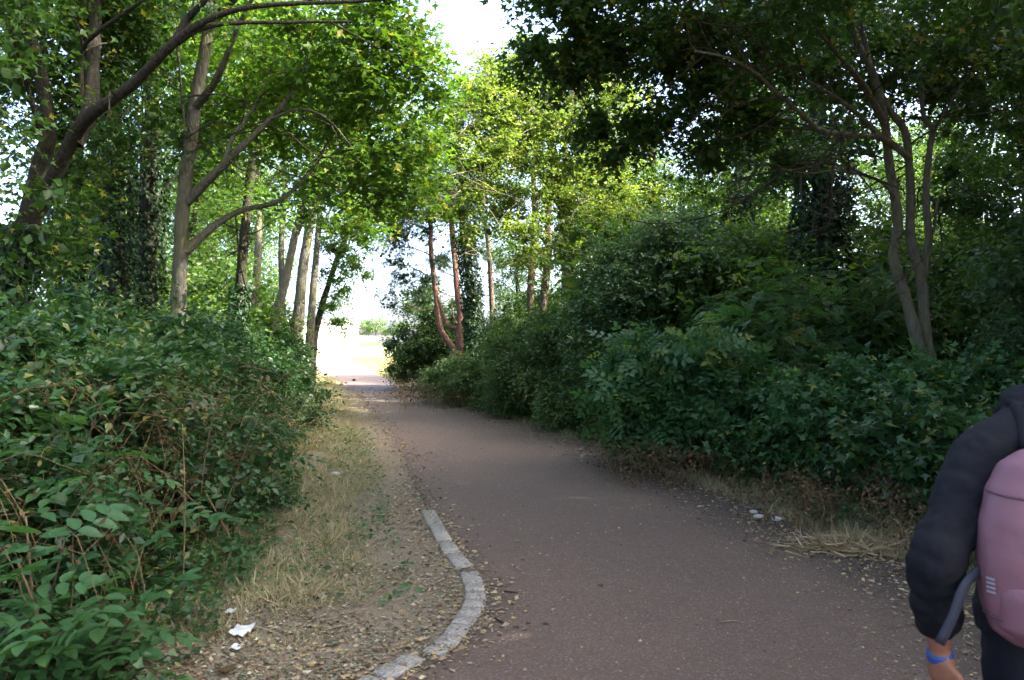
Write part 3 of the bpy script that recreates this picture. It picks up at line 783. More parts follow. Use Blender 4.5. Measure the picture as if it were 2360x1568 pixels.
def place_set(protos, spots, name, rng, smin=.9, smax=1.1):
    """spots: (x, y, label, index of the build, scale); the first of each build is the build itself"""
    used = set()
    for x, y, lab, pi, sc in spots:
        p = protos[pi]; rz = float(rng.uniform(0, 6.28)); sc = sc * float(rng.uniform(smin, smax))
        if pi not in used:
            used.add(pi); p.location = (x, y, 0); p.rotation_euler = (0, 0, rz); p.scale = (sc,) * 3; p['label'] = lab
        else:
            copy_thing(p, name, (x, y, 0), rz, sc, lab)


srng = np.random.default_rng(4)
hp = []
for n_, (tm, sz, nc) in enumerate([(OVAL4, .08, 22), (OVAL4, .075, 25), (DIAMOND, .085, 30), (DIAMOND, .08, 28)]):
    hp.append(make_shrub('hedge_shrub', 'x', (0, 0), [gb(0, 0, .85, (1.15, 1.15, .75), nc, 34), gb(.35, -.3, .5, (.9, .9, .5), nc // 2, 30), gb(-.4, .35, .5, (.9, .9, .5), nc // 2, 30), gb(-.1, .1, 1.3, (1.0, 1.0, .5), nc // 2, 30)],
               'hedge', tm, sz, 8, .26, 100 + n_, group='shrubs of the left hedge', clump=.36))
place_set(hp, [(x, y, lab, (0, 0, 1, 1, 1, 2, 3, 2, 3)[n_], h) for n_, (y, x, h, lab, tm, sz, nc) in enumerate(hedge)], 'hedge_shrub', srng, .97, 1.05)
ub = []
for n_, leaf in enumerate(('backwood', 'hedge')):
    ub.append(make_shrub('understorey_bush', 'x', (0, 0), [gb(0, 0, 1.1, (1.6, 1.5, 1.1), 40, 30), gb(-.9, .6, 1.4, (1.3, 1.3, 1.2), 22, 26), gb(.8, .5, 1.6, (1.2, 1.2, 1.1), 18, 26)], leaf, DIAMOND, .09, 8, .35, 120 + n_, group='bushes behind the hedge and bank'))
place_set(ub, [
    (-7.2, 10.5, 'understorey bush behind the hedge under the ivy-clad pair', 1, .95), (-7.0, 14.5, 'light-green understorey bush between the maple and the slim stems', 0, 1.1), (-7.6, 18.5, 'understorey bush among the slim stems', 0, 1.2),
    (-9.3, 25.0, 'understorey bush at the far end of the slim stems', 0, 1.1), (-6.4, 7.4, 'understorey bush at the foot of the forked tree', 1, .8), 
    (3.2, 17.5, 'background bush behind the tall glossy one', 0, 1.1), (6.6, 14.2, 'background bush behind the feathery one', 0, 1.3), (8.0, 12.0, 'background bush behind the two-stemmed tree', 1, 1.3),
    (1.4, 21.5, 'background bush behind the middle pair of trunks', 0, .95), (7.6, 8.6, 'background bush at the right edge', 1, 1.2), (5.0, 18.5, 'background bush below the sky gap', 0, 1.25), (-.6, 23.5, 'background bush behind the short ivy-wrapped trunk', 1, .8),
    (4.7, 13.4, 'tall light background bush between the glossy and feathery bushes', 0, 1.3), (6.9, 11.4, 'tall background bush just left of the two-stemmed tree', 0, 1.15), (3.6, 14.6, 'background bush against the right flank of the tall glossy one', 0, 1.35),
    (5.9, 5.0, 'bush right of the walker beyond the frame edge', 1, .8), (5.8, 2.4, 'bush beside the walker beyond the frame edge', 1, .8), (6.2, -.4, 'bush right of the camera', 1, .85), (-4.3, 2.2, 'bush left of the camera', 1, .75), (-4.5, -.4, 'bush behind the camera on the left', 1, .8)], 'understorey_bush', srng)

# right bank shrubs
make_shrub('glossy_bush', 'tall dark glossy bush in the middle of the right bank', (2.55, 12.6), [gb(2.5, 12.6, 2.1, (1.25, 1.1, 1.4), 46, 38), gb(1.8, 12.3, 1.1, (.9, .9, .9), 18, 32), gb(3.1, 12.4, 2.8, (.9, .9, .8), 18, 32), gb(2.2, 12.7, 3.1, (1.0, .8, .75), 20, 32), gb(1.5, 12.5, 2.2, (.7, .7, .8), 12, 30), gb(2.2, 11.6, .8, (1.0, .7, .7), 14, 30)],
           'privet', DIAMOND, .062, 9, .3, 140, clump=.36)
make_shrub('grey_green_bush', 'lighter grey-green bush left of the tall glossy bush', (.75, 15.3), [gb(.7, 15.3, 1.0, (1.0, 1.1, .9), 30, 34), gb(1.4, 15.6, 1.7, (.9, .9, .9), 20, 30), gb(.3, 15.9, 1.6, (.8, .8, .6), 12, 28), gb(-.1, 16.2, .7, (.8, .9, .6), 14, 28)], 'greywillow', DIAMOND, .07, 9, .3, 141, clump=.36)
make_shrub('low_bush', 'low spreading bush below the red pines', (-1.0, 18.5), [gb(-1.0, 18.5, .7, (.95, 1.2, .6), 24, 30), gb(-.1, 18.8, 1.0, (1.0, 1.0, .8), 18, 30), gb(-1.9, 20.5, .45, (.6, 1.2, .4), 10, 24)], 'greywillow', DIAMOND, .075, 8, .3, 142)
make_shrub('low_bush', 'low grey-green growth at the path edge below the grey-green bush', (1.0, 13.6),
           [gb(1.55, 12.3, .42, (.45, .7, .38), 14, 30), gb(.95, 13.8, .45, (.5, .8, .42), 16, 30), gb(.2, 15.8, .42, (.5, .9, .38), 14, 28), gb(-.35, 17.2, .38, (.5, .8, .34), 10, 26), gb(1.75, 11.0, .35, (.35, .5, .3), 8, 26)], 'greywillow', DIAMOND, .07, 8, .26, 150, stems=6)
make_shrub('dark_bush', 'dense dark bush on the right of the bright opening', (-2.75, 24.2), [gb(-2.6, 24.2, 1.5, (1.0, 1.2, 1.3), 40, 34), gb(-3.2, 24.0, 1.0, (.75, .9, .9), 20, 30), gb(-2.4, 24.4, 2.6, (1.1, 1.0, .8), 24, 30), gb(-1.6, 23.6, 1.2, (.9, .9, 1.1), 18, 28)], 'yew', DIAMOND, .085, 7, .3, 143, clump=.36)
make_shrub('ash_sapling', 'young ash shrub with light drooping leaf fans on the bank', (2.0, 9.6), [gb(1.8, 9.7, 1.15, (.65, .6, .45), 15, 14), gb(2.6, 9.9, 1.0, (.7, .6, .5), 14, 14), gb(1.8, 9.7, .65, (.5, .45, .35), 8, 12), gb(2.3, 9.8, 1.4, (.8, .5, .25), 9, 12)], 'elder', PINN, .26, 4, .3, 144, droop=.5, clump=.42)
make_shrub('feathery_bush', 'feathery light-green bush left of the two-stemmed tree', (4.3, 10.8), [gb(4.2, 10.8, 1.7, (1.2, 1.0, .75), 24, 14), gb(3.5, 10.4, 1.2, (.9, .8, .6), 14, 14), gb(5.2, 11, 1.9, (.8, .8, .6), 10, 14)], 'feather', PINN_FINE, .26, 3, .34, 145, droop=.3)
make_shrub('guelder_bush', 'broad-leaved yellowing bush at the foot of the two-stemmed tree', (3.7, 7.9), [gb(3.4, 8.0, .85, (.8, .6, .6), 20, 22), gb(4.2, 7.7, .95, (.8, .6, .65), 20, 22), gb(2.9, 8.7, .7, (.7, .6, .5), 12, 20)], 'elder', MAPLE4, .095, 7, .26, 146)
make_shrub('maple_seedling', 'low dark maple shrub just left of the walker', (4.1, 6.2), [gb(3.9, 6.3, .6, (.6, .45, .5), 16, 18), gb(4.6, 6.1, .85, (.7, .5, .65), 18, 18), gb(3.5, 7.0, .6, (.6, .45, .45), 9, 16)], 'hedge', MAPLE4, .105, 6, .26, 147)
make_shrub('blue_green_bush', 'tall blue-green bush at the right edge behind the walker', (5.9, 8.2), [gb(5.7, 8.4, 1.7, (.9, .9, 1.1), 26, 28), gb(6.3, 8.0, 2.6, (1.0, 1.0, 1.0), 20, 26), gb(5.2, 7.6, .9, (.8, .6, .7), 16, 26)], 'privet', OVAL4, .075, 8, .3, 148)
make_shrub('guelder_bush', 'dark dense bush between the feathery bush and the tall glossy one', (3.4, 11.6), [gb(3.4, 11.5, 1.0, (1.0, .8, .9), 22, 28), gb(4.6, 12, 1.4, (1.2, .8, 1.1), 18, 26)], 'hedge', OVAL4, .08, 8, .3, 149)
# background trees that close the wood on both sides, and the trees around the camera: three builds, copied
protos = []
for n_, (h, leaf) in enumerate([(11.5, 'backwood'), (10.5, 'backwood'), (12.0, 'sycamore')]):
    tr = [np.array([0, 0, 0.5]), np.array([.2, 0, h * .3]), np.array([-.1, .2, h * .62]), np.array([0, 0, h * .92])]
    lim = [([np.array([.1, .05, h * z]), np.array([1.0 * math.cos(q), 1.0 * math.sin(q), h * z + .9]), np.array([2.1 * math.cos(q), 2.1 * math.sin(q), h * z + 1.5])], .05, .012)
           for z, q in ((.25, .4), (.32, 2.4), (.4, 4.4), (.5, 1.2), (.55, 3.3), (.62, 5.4))]
    r, _ = make_tree('background_tree', 'x', tr, .16, .06, 'bark_dark', lim,
                     [gb(0, 0, h * .30, (2.1, 2.1, 1.4), 30, 20), gb(.3, -.2, h * .52, (2.7, 2.7, 1.9), 60, 22), gb(-.2, .3, h * .78, (2.3, 2.3, 1.8), 46, 22)],
                     leaf, DIAMOND, .105, 8, .42, seed=200 + n_, group='background trees of the wood', sides=7, clump=.36, dens=1.6)
    protos.append(r)
spots = [  # some right-hand trees, mostly out of view
    (-12.6, 24.0, 'background tree behind the maple and the first dark stem', 0, .8), (-8.9, 21.8, 'background tree seen among the slim stems', 1, .85), (-7.6, 2.6, 'tree left of the camera with leaves in the top corner', 2, .9),
    (-10.4, 27.0, 'background tree behind the thickest pale stem', 0, .9), (-11.6, 33.0, 'farthest sunlit background tree behind the slim stems', 1, .9),
    (-5.4, -2.6, 'tree behind the camera on the left of the path', 2, .9), (3.6, -3.4, 'tree behind the camera on the right of the path', 2, .9), (7.0, .6, 'tree right of the camera beside the walker', 2, 1.0),
    (10.6, 3.6, 'unseen tree beyond the right edge behind the walker, enlarged for shade', 2, 1.4), (10.9, 7.4, 'background tree right of the two-stemmed tree', 2, 1.12), (11.0, 11.4, 'background tree behind the two-stemmed tree', 2, .95), (10.8, 15.0, 'background tree behind the broad ivy column', 1, .9),
    (9.8, 19.8, 'background tree behind the sky gap on the right', 1, .72), (7.6, 24.2, 'background tree behind the dark bare trunk', 1, .85), (2.9, 27.0, 'background tree behind the middle pair of trunks', 0, .8), (3.4, 21.6, 'background tree just right of the middle pair of trunks', 1, .68), (6.2, 20.2, 'background tree low behind the tall glossy bush', 0, .72), (.3, 30.0, 'background tree behind the short ivy-wrapped trunk', 1, .6),
    (7.9, 4.7, 'unseen tree added outside the right edge beyond the walker to block sun', 2, .95), (8.8, 13.2, 'small tree added right of the broad ivy column to block sun', 1, .78), (13.4, 12.4, 'deeper unseen tree added between the right-hand pair to block sun', 0, .98), (14.4, 1.0, 'deeper tree beyond the right edge, farther back', 0, 1.3), (14.8, 5.4, 'deeper tree beyond the right edge behind the blue-green bush', 1, 1.35), (15.0, 9.8, 'deeper background tree far behind the two-stemmed tree', 0, 1.3), 
    (14.4, 18.0, 'deeper background tree far behind the feathery bush', 1, .8), (12.6, 23.6, 'deeper background tree far behind the sky gap', 0, .75), (10.0, -2.6, 'deeper tree behind the camera on the right', 1, 1.2), (13.6, -4.5, 'deepest tree behind the camera on the right', 0, 1.3),
]
place_set(protos, spots, 'background_tree', np.random.default_rng(9), .95, 1.05)

# ------------------------------------------------------------------ foreground elder: every leaf its own piece
def hires_leaf(seed, pairs):
    rng = np.random.default_rng(seed)
    v, t = pinnate(pairs, OVALHI, .40 if pairs > 1 else .5, .15, True, .008)
    v = v + rng.normal(0, .006, v.shape)
    A_ = Acc(); A_.add(v, t, np.full(len(v), rng.uniform(.3, .6)))
    me = mesh_data('leaf', v, t, False, np.concatenate(A_.c)); me.materials.append(M['elder'])
    return me


leaf_meshes = [hires_leaf(q, 2 + q % 2) for q in range(8)]


def leafy_shrub(name, label, base, stems, nleaf, seed, lsize=.27):
    rng = np.random.default_rng(seed)
    base = np.array([base[0], base[1], 0.])
    root = empty(name, base, label, 'shrub')
    cnt = 0
    for sp in stems:
        A_ = Acc(); p = tube(A_, sp, .011, .004, 6, 14, rng, .06)
        A_.build('stem', M['cane'] if rng.random() < .5 else M['twig'], root, base, True)
        n = int(nleaf / len(stems))
        for q in range(n):
            f = .28 + .72 * (q + rng.random()) / n
            c = p[min(len(p) - 1, int(f * len(p)))]
            ang = q * 2.4 + rng.normal(0, .4)
            d = Vector((math.cos(ang), math.sin(ang) - .25, rng.normal(.12, .25))).normalized()
            o = bpy.data.objects.new('leaf', leaf_meshes[rng.integers(8)])
            o.parent = root
            nn = Vector((rng.normal(0, .3), rng.normal(-.15, .3), 1.0)).normalized()
            x = d.cross(nn).normalized(); z = x.cross(d)
            from mathutils import Matrix
            o.rotation_euler = Matrix((x, d, z)).transposed().to_euler()
            o.location = [float(c[k_] - base[k_]) for k_ in range(3)]
            s_ = lsize * float(rng.uniform(.7, 1.2)); o.scale = (s_, s_, s_)
            COL.objects.link(o); cnt += 1
    return root


erng = np.random.default_rng(77)
def stem_to(g, top, lean=.1):
    g = np.array([g[0], g[1], -.02]); top = np.asarray(top)
    return [g, g * .55 + top * .45 + erng.normal(0, lean * .5, 3), top]


leafy_shrub('elder_shrub', 'elder with big leaf fans at the bottom-left corner', (-2.2, 3.6),
            [stem_to((-2.15 + erng.normal(0, .2), 3.5 + erng.normal(0, .2)), W(a, b, d)) for a, b, d in
             ((40, 1290, 3.3), (150, 1240, 3.4), (250, 1330, 3.5), (90, 1400, 3.1), (190, 1420, 3.2), (20, 1480, 3.0), (320, 1400, 3.7), (60, 1190, 3.7))], 96, 301, .25)
leafy_shrub('elder_shrub', 'second elder higher up behind the corner one, pale bare canes showing', (-2.6, 4.5),
            [stem_to((-2.5 + erng.normal(0, .3), 4.5 + erng.normal(0, .3)), W(a, b, d)) for a, b, d in
             ((110, 1000, 4.2), (230, 930, 4.6), (60, 900, 4.5), (330, 1060, 4.5), (300, 1180, 4.3), (180, 1100, 4.0), (20, 1050, 4.0), (420, 1160, 4.8))], 90, 302, .24)
leafy_shrub('elder_sapling', 'small elder sapling at the hedge foot beside the dry grass', (-2.1, 5.6),
            [stem_to((-2.1 + erng.normal(0, .15), 5.6 + erng.normal(0, .15)), W(a, b, d)) for a, b, d in
             ((470, 1130, 5.4), (540, 1180, 5.6), (420, 1230, 5.2), (580, 1240, 5.8), (500, 1260, 5.1))], 45, 303, .2)
make_shrub('bramble_bush', 'bramble growth filling the hedge front behind the elders', (-2.9, 5.4),
           [gb(-2.9, 5.6, .75, (.7, .8, .7), 22, 24), gb(-2.5, 6.6, .6, (.6, .8, .55), 16, 24), gb(-3.0, 4.4, .8, (.7, .5, .7), 14, 24), gb(-2.6, 3.9, .5, (.6, .5, .45), 10, 22), gb(-2.35, 5.3, .35, (.45, .6, .3), 8, 20)],
           'hedge', OVAL4, .065, 7, .24, 304, stem_mat='cane')
make_shrub('bramble_bush', 'low bramble patch along the far side of the dry grass', (-3.0, 9.2),
           [gb(-2.95, 8.2, .4, (.5, .9, .4), 12, 22), gb(-3.2, 10.4, .45, (.5, .9, .42), 12, 22), gb(-3.6, 12.6, .5, (.5, 1.0, .45), 12, 22)], 'hedge', OVAL4, .06, 7, .24, 305, stem_mat='cane')

# dry bramble canes in front of the hedge
def dry_canes(name, label, base, area, n, seed, h=(.5, 1.3), leaves=400, mat='cane'):
    rng = np.random.default_rng(seed)
    base = np.array([base[0], base[1], 0.])
    root = empty(name, base, label, 'dead stems')
    A_, Lf = Acc(), Acc()
    for q in range(n):
        g = np.array([rng.uniform(*area[0]), rng.uniform(*area[1]), -.02])
        hh = rng.uniform(*h)
        d = nrm(rng.normal(0, 1, 3) * np.array([1, .7, 0]))
        pts = [g, g + UP * hh * .6 + d * hh * .15 + rng.normal(0, .04, 3), g + UP * hh * .95 + d * hh * .4, g + UP * hh * rng.uniform(.6, 1.0) + d * hh * .75]
        one = Acc() if q < 10 else A_
        p = tube(one, pts, rng.uniform(.002, .0048), .0014, 4, 12)
        if q < 10: one.build('cane', M[mat], root, base)
        for _ in range(3):
            c = p[rng.integers(4, 12)]; e = nrm(rng.normal(0, 1, 3) + UP * .3) * rng.uniform(.08, .3)
            tube(A_, [c, c + e * .6, c + e + rng.normal(0, .02, 3)], .002, .001, 3, 4)
        m_ = leaves // n
        c = p[rng.integers(3, 12, m_)] + rng.normal(0, .05, (m_, 3))
        scatter(Lf, OVAL, c, rng.normal(0, 1, (m_, 3)), rng.normal(0, 1, (m_, 3)), rng.uniform(.02, .05, m_), np.clip(rng.normal(.45, .25, m_), 0, 1))
    tag(A_.build('cane_tangle', M[mat], root, base), kind='stuff')
    tag(Lf.build('withered_leaf', M['deadleaf'], root, base), kind='stuff')
    return root


dry_canes('dry_bramble', 'tangle of dry brown bramble canes and seed heads before the left hedge', (-2.5, 5.2), ((-3.1, -2.05), (4.4, 6.4)), 90, 401, (.7, 1.5), 1000)
dry_canes('dry_bramble', 'upright dry canes poking from the elders at the left edge', (-2.5, 4.0), ((-2.9, -1.9), (3.4, 4.6)), 34, 402, (.7, 1.4), 200)
dry_canes('dry_bracken', 'brown dead stems at the foot of the ash shrub, right bank', (1.9, 8.7), ((1.1, 2.7), (8.2, 9.6)), 60, 403, (.12, .5), 1100)
dry_canes('dry_bracken', 'brown dead stems below the broad-leaved yellowing bush', (3.1, 6.6), ((2.2, 3.7), (6.2, 7.8)), 70, 404, (.1, .42), 1400)
dry_canes('dry_bracken', 'pale dead stalks beneath the dark maple shrub near the walker', (3.1, 5.3), ((2.75, 3.9), (5.0, 6.3)), 46, 405, (.1, .4), 700)
dry_canes('dry_bracken', 'dry brown weeds fringing the low bush near the opening', (-1.6, 19.5), ((-2.9, -.4), (16.5, 22.5)), 150, 406, (.25, .6), 2600)

# ------------------------------------------------------------------ grass, litter, ground plants
grng = np.random.default_rng(501)

def blades(name, mat, n, ysamp, xlo, xhi, hmin, hmax, seed, greenfn=None, edge=.25, flat=0.0):
    rng = np.random.default_rng(seed)
    y = ysamp(rng, n); u = rng.random(n)
    lo, hi = xlo(y), xhi(y)
    x = lo + (hi - lo) * u
    clump = np.array([mnoise.noise(Vector((a_ * 2.6, b_ * 2.2, seed))) + .7 * mnoise.noise(Vector((a_ * 9, b_ * 8, seed + 5.))) for a_, b_ in zip(x, y)]) * 1.6
    keep = rng.random(n) < np.clip(.65 + .4 * clump, .12, 1) * np.clip((y - 3.9) / 1.4, .0, 1)
    x, y, u, clump = x[keep], y[keep], u[keep], clump[keep]; n = len(x)
    z = ground_z(x, y)
    d = nrm(np.stack([rng.normal(0, .45 + flat, n), rng.normal(0, .45 + flat, n), np.full(n, 1.0 - .6 * min(1, flat))], -1))
    nn = rng.normal(0, 1, (n, 3))
    h = rng.uniform(hmin, hmax, n) * np.clip((1 - u) * (hi[keep] - lo[keep]) / edge if edge > 0 else 1, .25, 1) * (.75 + .35 * clump)
    tint = np.clip(.5 + .28 * clump * .5 + rng.normal(0, .18, n) + (greenfn(x, y, u) if greenfn else 0), 0, 1)
    A_ = Acc(); nr = y < 7.0
    for tm_, q in ((BLADE, nr), (BLADE1, ~nr)):
        scatter(A_, tm_, np.stack([x, y, z - .005], -1)[q], d[q], nn[q], np.maximum(h, .02)[q], tint[q])
    return A_.build(name, M[mat])


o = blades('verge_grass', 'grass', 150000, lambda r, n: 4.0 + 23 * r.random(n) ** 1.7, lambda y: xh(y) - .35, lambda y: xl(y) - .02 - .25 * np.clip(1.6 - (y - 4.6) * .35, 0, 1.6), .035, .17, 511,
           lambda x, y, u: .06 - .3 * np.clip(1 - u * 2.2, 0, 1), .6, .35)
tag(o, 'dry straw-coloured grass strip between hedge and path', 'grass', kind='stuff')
o = blades('bank_grass', 'grass', 52000, lambda r, n: 3.6 + 22 * r.random(n) ** 1.6, lambda y: xr(y) + .02, lambda y: xr(y) + 1.0, .03, .15, 512, lambda x, y, u: -.05 - .2 * u, 0)
tag(o, 'thin dry grass along the foot of the right bank', 'grass', kind='stuff')
o = blades('field_grass', 'fieldgrass', 24000, lambda r, n: 27.5 + 30 * r.random(n) ** 1.5, lambda y: xr(y) + .05, lambda y: xr(y) + 9 - .1 * y, .08, .3, 513, None, 0)
tag(o, 'bleached sunny grass right of the path beyond the opening', 'grass', kind='stuff')
o = blades('field_grass', 'fieldgrass', 9000, lambda r, n: 25.5 + 20 * r.random(n) ** 1.5, lambda y: xl(y) - 3.0, lambda y: xl(y) - .1, .08, .3, 514, None, 0)
tag(o, 'bleached grass left of the path beyond the opening', 'grass', kind='stuff')
# heap of dry straw by the path on the right
A_ = Acc(); c0 = G(2010, 1268)
n = 1500
p = c0 + grng.normal(0, 1, (n, 3)) * np.array([.30, .12, 0]); p[:, 2] = np.abs(grng.normal(0, .025, n)) + .01
d = nrm(np.stack([grng.normal(0, 1, n), grng.normal(0, .5, n), grng.normal(.12, .2, n)], -1))
scatter(A_, BLADE, p, d, grng.normal(0, 1, (n, 3)) + UP, grng.uniform(.06, .2, n), np.clip(grng.normal(.55, .2, n), 0, 1))
tag(A_.build('straw_heap', M['straw']), 'flattened heap of dry straw beside the walker', 'straw', kind='stuff')


def litter(name, mat, n, fx_, seed, smin, smax, tmpl=SCRAP, lift=.012):
    rng = np.random.default_rng(seed)
    x, y = fx_(rng, n)
    n = len(x)
    on = (x > xl(y)) & (x < xr(y))
    z = np.where(on, .009, ground_z(x, y) + .003) + rng.random(n) ** 2 * lift
    ang = rng.random(n) * 6.28
    d = np.stack([np.cos(ang), np.sin(ang), rng.normal(0, .12, n)], -1)
    nn = UP + rng.normal(0, .3, (n, 3))
    s_ = smin + (smax - smin) * rng.random(n) ** 3.2
    A_ = Acc(); scatter(A_, tmpl, np.stack([x, y, z], -1), d, nn, s_, np.clip(rng.normal(.45, .26, n), 0, 1))
    return A_.build(name, M[mat])


def near_left(rng, n):
    y = 3.3 + 5.5 * rng.random(n) ** 1.3
    x = xh(y) - .15 + (xl(y) + .12 - xh(y) + .15) * rng.random(n)
    uu = (x - xh(y)) / (xl(y) - xh(y) + .1)
    cl = np.array([mnoise.noise(Vector((a_ * 1.7, b_ * 1.7, 3.))) + .6 * mnoise.noise(Vector((a_ * 6, b_ * 6, 9.))) for a_, b_ in zip(x, y)])
    keep = rng.random(n) < np.clip(1.25 - (y - 5.0) * .25, .2, 1) * np.clip(1.15 - .6 * uu + .9 * cl, .06, 1)
    return x[keep], y[keep]


def edges(rng, n):
    y = 3.4 + 22 * rng.random(n) ** 1.6
    r = rng.random(n) < .6
    x = np.where(r, xr(y) - .15 + rng.normal(0, .28, n), xl(y) + .0 + rng.normal(0, .16, n))
    return x, y


def on_path(rng, n):
    y = 3.3 + 14 * rng.random(n) ** 1.5
    u = np.where(rng.random(n) < .5, rng.random(n), 1 - .35 * rng.random(n))
    return xl(y) + (xr(y) - xl(y)) * u, y


tag(litter('leaf_litter', 'litter', 46000, near_left, 521, .005, .042), 'brown and yellow leaf litter left of the kerb stones', 'leaf litter', kind='stuff')
tag(litter('green_leaf_litter', 'litter_green', 30000, near_left, 522, .005, .036), 'shredded grey-green leaves strewn left of the kerb stones', 'leaf litter', kind='stuff')
tag(litter('edge_litter', 'litter', 22000, edges, 523, .008, .055), 'brown leaf litter along both edges of the path', 'leaf litter', kind='stuff')
tag(litter('path_litter', 'litter', 17000, on_path, 524, .004, .026), 'tiny seeds and leaf scraps scattered over the tarmac', 'leaf litter', kind='stuff')
tag(litter('path_grit', 'straw', 6000, on_path, 525, .004, .014), 'pale grit and husks scattered over the tarmac', 'grit', kind='stuff')

def ground_ivy(name, label, n, fx_, seed, size, mat='ivy', zmax=.16, tm=IVY):
    rng = np.random.default_rng(seed)
    x, y = fx_(rng, n); n = len(x)
    c = np.sin(x * 6 + 2 * np.sin(y * 3)) * np.sin(y * 5 + x)
    k_ = rng.random(n) < np.clip(.5 + .6 * c, .03, 1)
    x, y = x[k_], y[k_]; n = len(x)
    z = ground_z(x, y) + .015 + zmax * rng.random(n) ** 1.6
    d = nrm(rng.normal(0, 1, (n, 3)) * np.array([1, 1, .3]))
    A_ = Acc(); scatter(A_, tm, np.stack([x, y, z], -1), d, UP + rng.normal(0, .35, (n, 3)), size * rng.uniform(.5, 1.2, n), np.clip(rng.normal(.5, .2, n), 0, 1))
    return tag(A_.build(name, M[mat]), label, 'ground cover', kind='stuff')


def corner(rng, n):
    y = 3.0 + 5.5 * rng.random(n) ** 1.2
    return xh(y) + .42 - 1.5 * rng.random(n) ** 1.2 , y


ground_ivy('ground_ivy', 'ivy and low weeds creeping out from the left hedge', 14000, corner, 531, .055, 'hedge')
ground_ivy('ground_ivy', 'low weeds creeping out from the right bank', 16000, lambda r, n: (lambda y: (xr(y) + .25 + 1.1 * r.random(n), y))(4.6 + 17 * r.random(n) ** 1.3), 532, .06, 'hedge', .2, OVAL)
ground_ivy('green_weeds', 'scattered green seedlings in the dry verge grass', 4000, lambda r, n: (lambda y: (xh(y) + (xl(y) - xh(y)) * r.random(n) * .8, y))(4.6 + 9 * r.random(n)), 533, .05, 'elder', .1, OVAL)

# ------------------------------------------------------------------ kerb stones
M['kerb'] = plain('kerb_concrete', (.27, .25, .21), .95, .5, 70, .8, .15, .008)
kerb = empty('kerb_edging', (-.3, 4.8, 0), 'curved row of flush pale concrete kerb stones beside the path', 'kerb')
def kz(zx, zy):
    return G((1200 + zx / 1.7008) / 1.7364, (1800 + zy / 1.7008) / 1.7364)
KS = [(868, 420, 925, 520), (925, 524, 985, 632), (986, 636, 1044, 718), (1046, 722, 1118, 812), (1150, 848, 1180, 918), (1181, 924, 1194, 974), (1195, 980, 1192, 1030), (1191, 1036, 1176, 1086), (1174, 1091, 1142, 1146),
      (1139, 1151, 1098, 1206), (1094, 1211, 1044, 1280), (1040, 1285, 972, 1350), (966, 1355, 900, 1402), (790, 1428, 690, 1486), (684, 1490, 545, 1566), (538, 1570, 380, 1640)]
krng = np.random.default_rng(8)
for q, (a0, b0, a1, b1) in enumerate(KS):
    p0, p1 = kz(a0, b0), kz(a1, b1)
    tdir = nrm(p1 - p0)
    # neighbours give the mitre directions
    prev = KS[q - 1] if q and abs(KS[q - 1][3] - b0) < 12 else None
    nxt = KS[q + 1] if q + 1 < len(KS) and abs(KS[q + 1][1] - b1) < 12 else None
    ta = nrm(tdir + nrm(kz(prev[2], prev[3]) - kz(prev[0], prev[1]))) if prev else tdir
    tb = nrm(tdir + nrm(kz(nxt[2], nxt[3]) - kz(nxt[0], nxt[1]))) if nxt else tdir
    na, nb = np.array([ta[1], -ta[0], 0]), np.array([tb[1], -tb[0], 0])
    hw = .066
    top = .021 + krng.normal(0, .002)
    A_ = Acc()
    ring = []
    for inset, z in ((.003, -.06), (.003, top - .010), (.012, top)):
        a = p0 + tdir * inset; b = p1 - tdir * inset
        ring += [a + na * (hw - inset), b + nb * (hw - inset), b - nb * (hw - inset), a - na * (hw - inset)]
    vv = np.array(ring); vv[:, 2] += np.repeat([-.06, top - .008, top], 4)
    vv[4:, :2] += krng.normal(0, .0022, (8, 2))
    tt = []
    for L_ in (0, 4):
        for k_ in range(4):
            k2 = (k_ + 1) % 4
            tt += [(L_ + k_, L_ + k2, L_ + 4 + k2), (L_ + k_, L_ + 4 + k2, L_ + 4 + k_)]
    tt += [(8, 9, 10), (8, 10, 11)]
    A_.add(vv, tt); A_.build('kerb_stone', M['kerb'], kerb, (-.3, 4.8, 0))

# ------------------------------------------------------------------ small things lying about
def flat_leaf(name, label, pos, size, rot, tmpl, mat, curl=.15, tintv=.5, cat='fallen leaf', z=.012):
    rng = np.random.default_rng(int(abs(pos[0]) * 1000))
    v, t = tmpl[0].copy(), tmpl[1]
    v[:, 1] -= .4
    v[:, 2] += curl * (v[:, 0] ** 2 + v[:, 1] ** 2) + rng.normal(0, .01, len(v))
    c, s_ = math.cos(rot), math.sin(rot)
    v = np.stack([v[:, 0] * c - v[:, 1] * s_, v[:, 0] * s_ + v[:, 1] * c, v[:, 2] - v[:, 2].min()], -1) * size
    o = link(name, mesh_data(name, v, t, False, np.full(len(v), tintv)), M[mat], None, (pos[0], pos[1], z + ground_z(pos[0], pos[1])))
    return tag(o, label, cat)


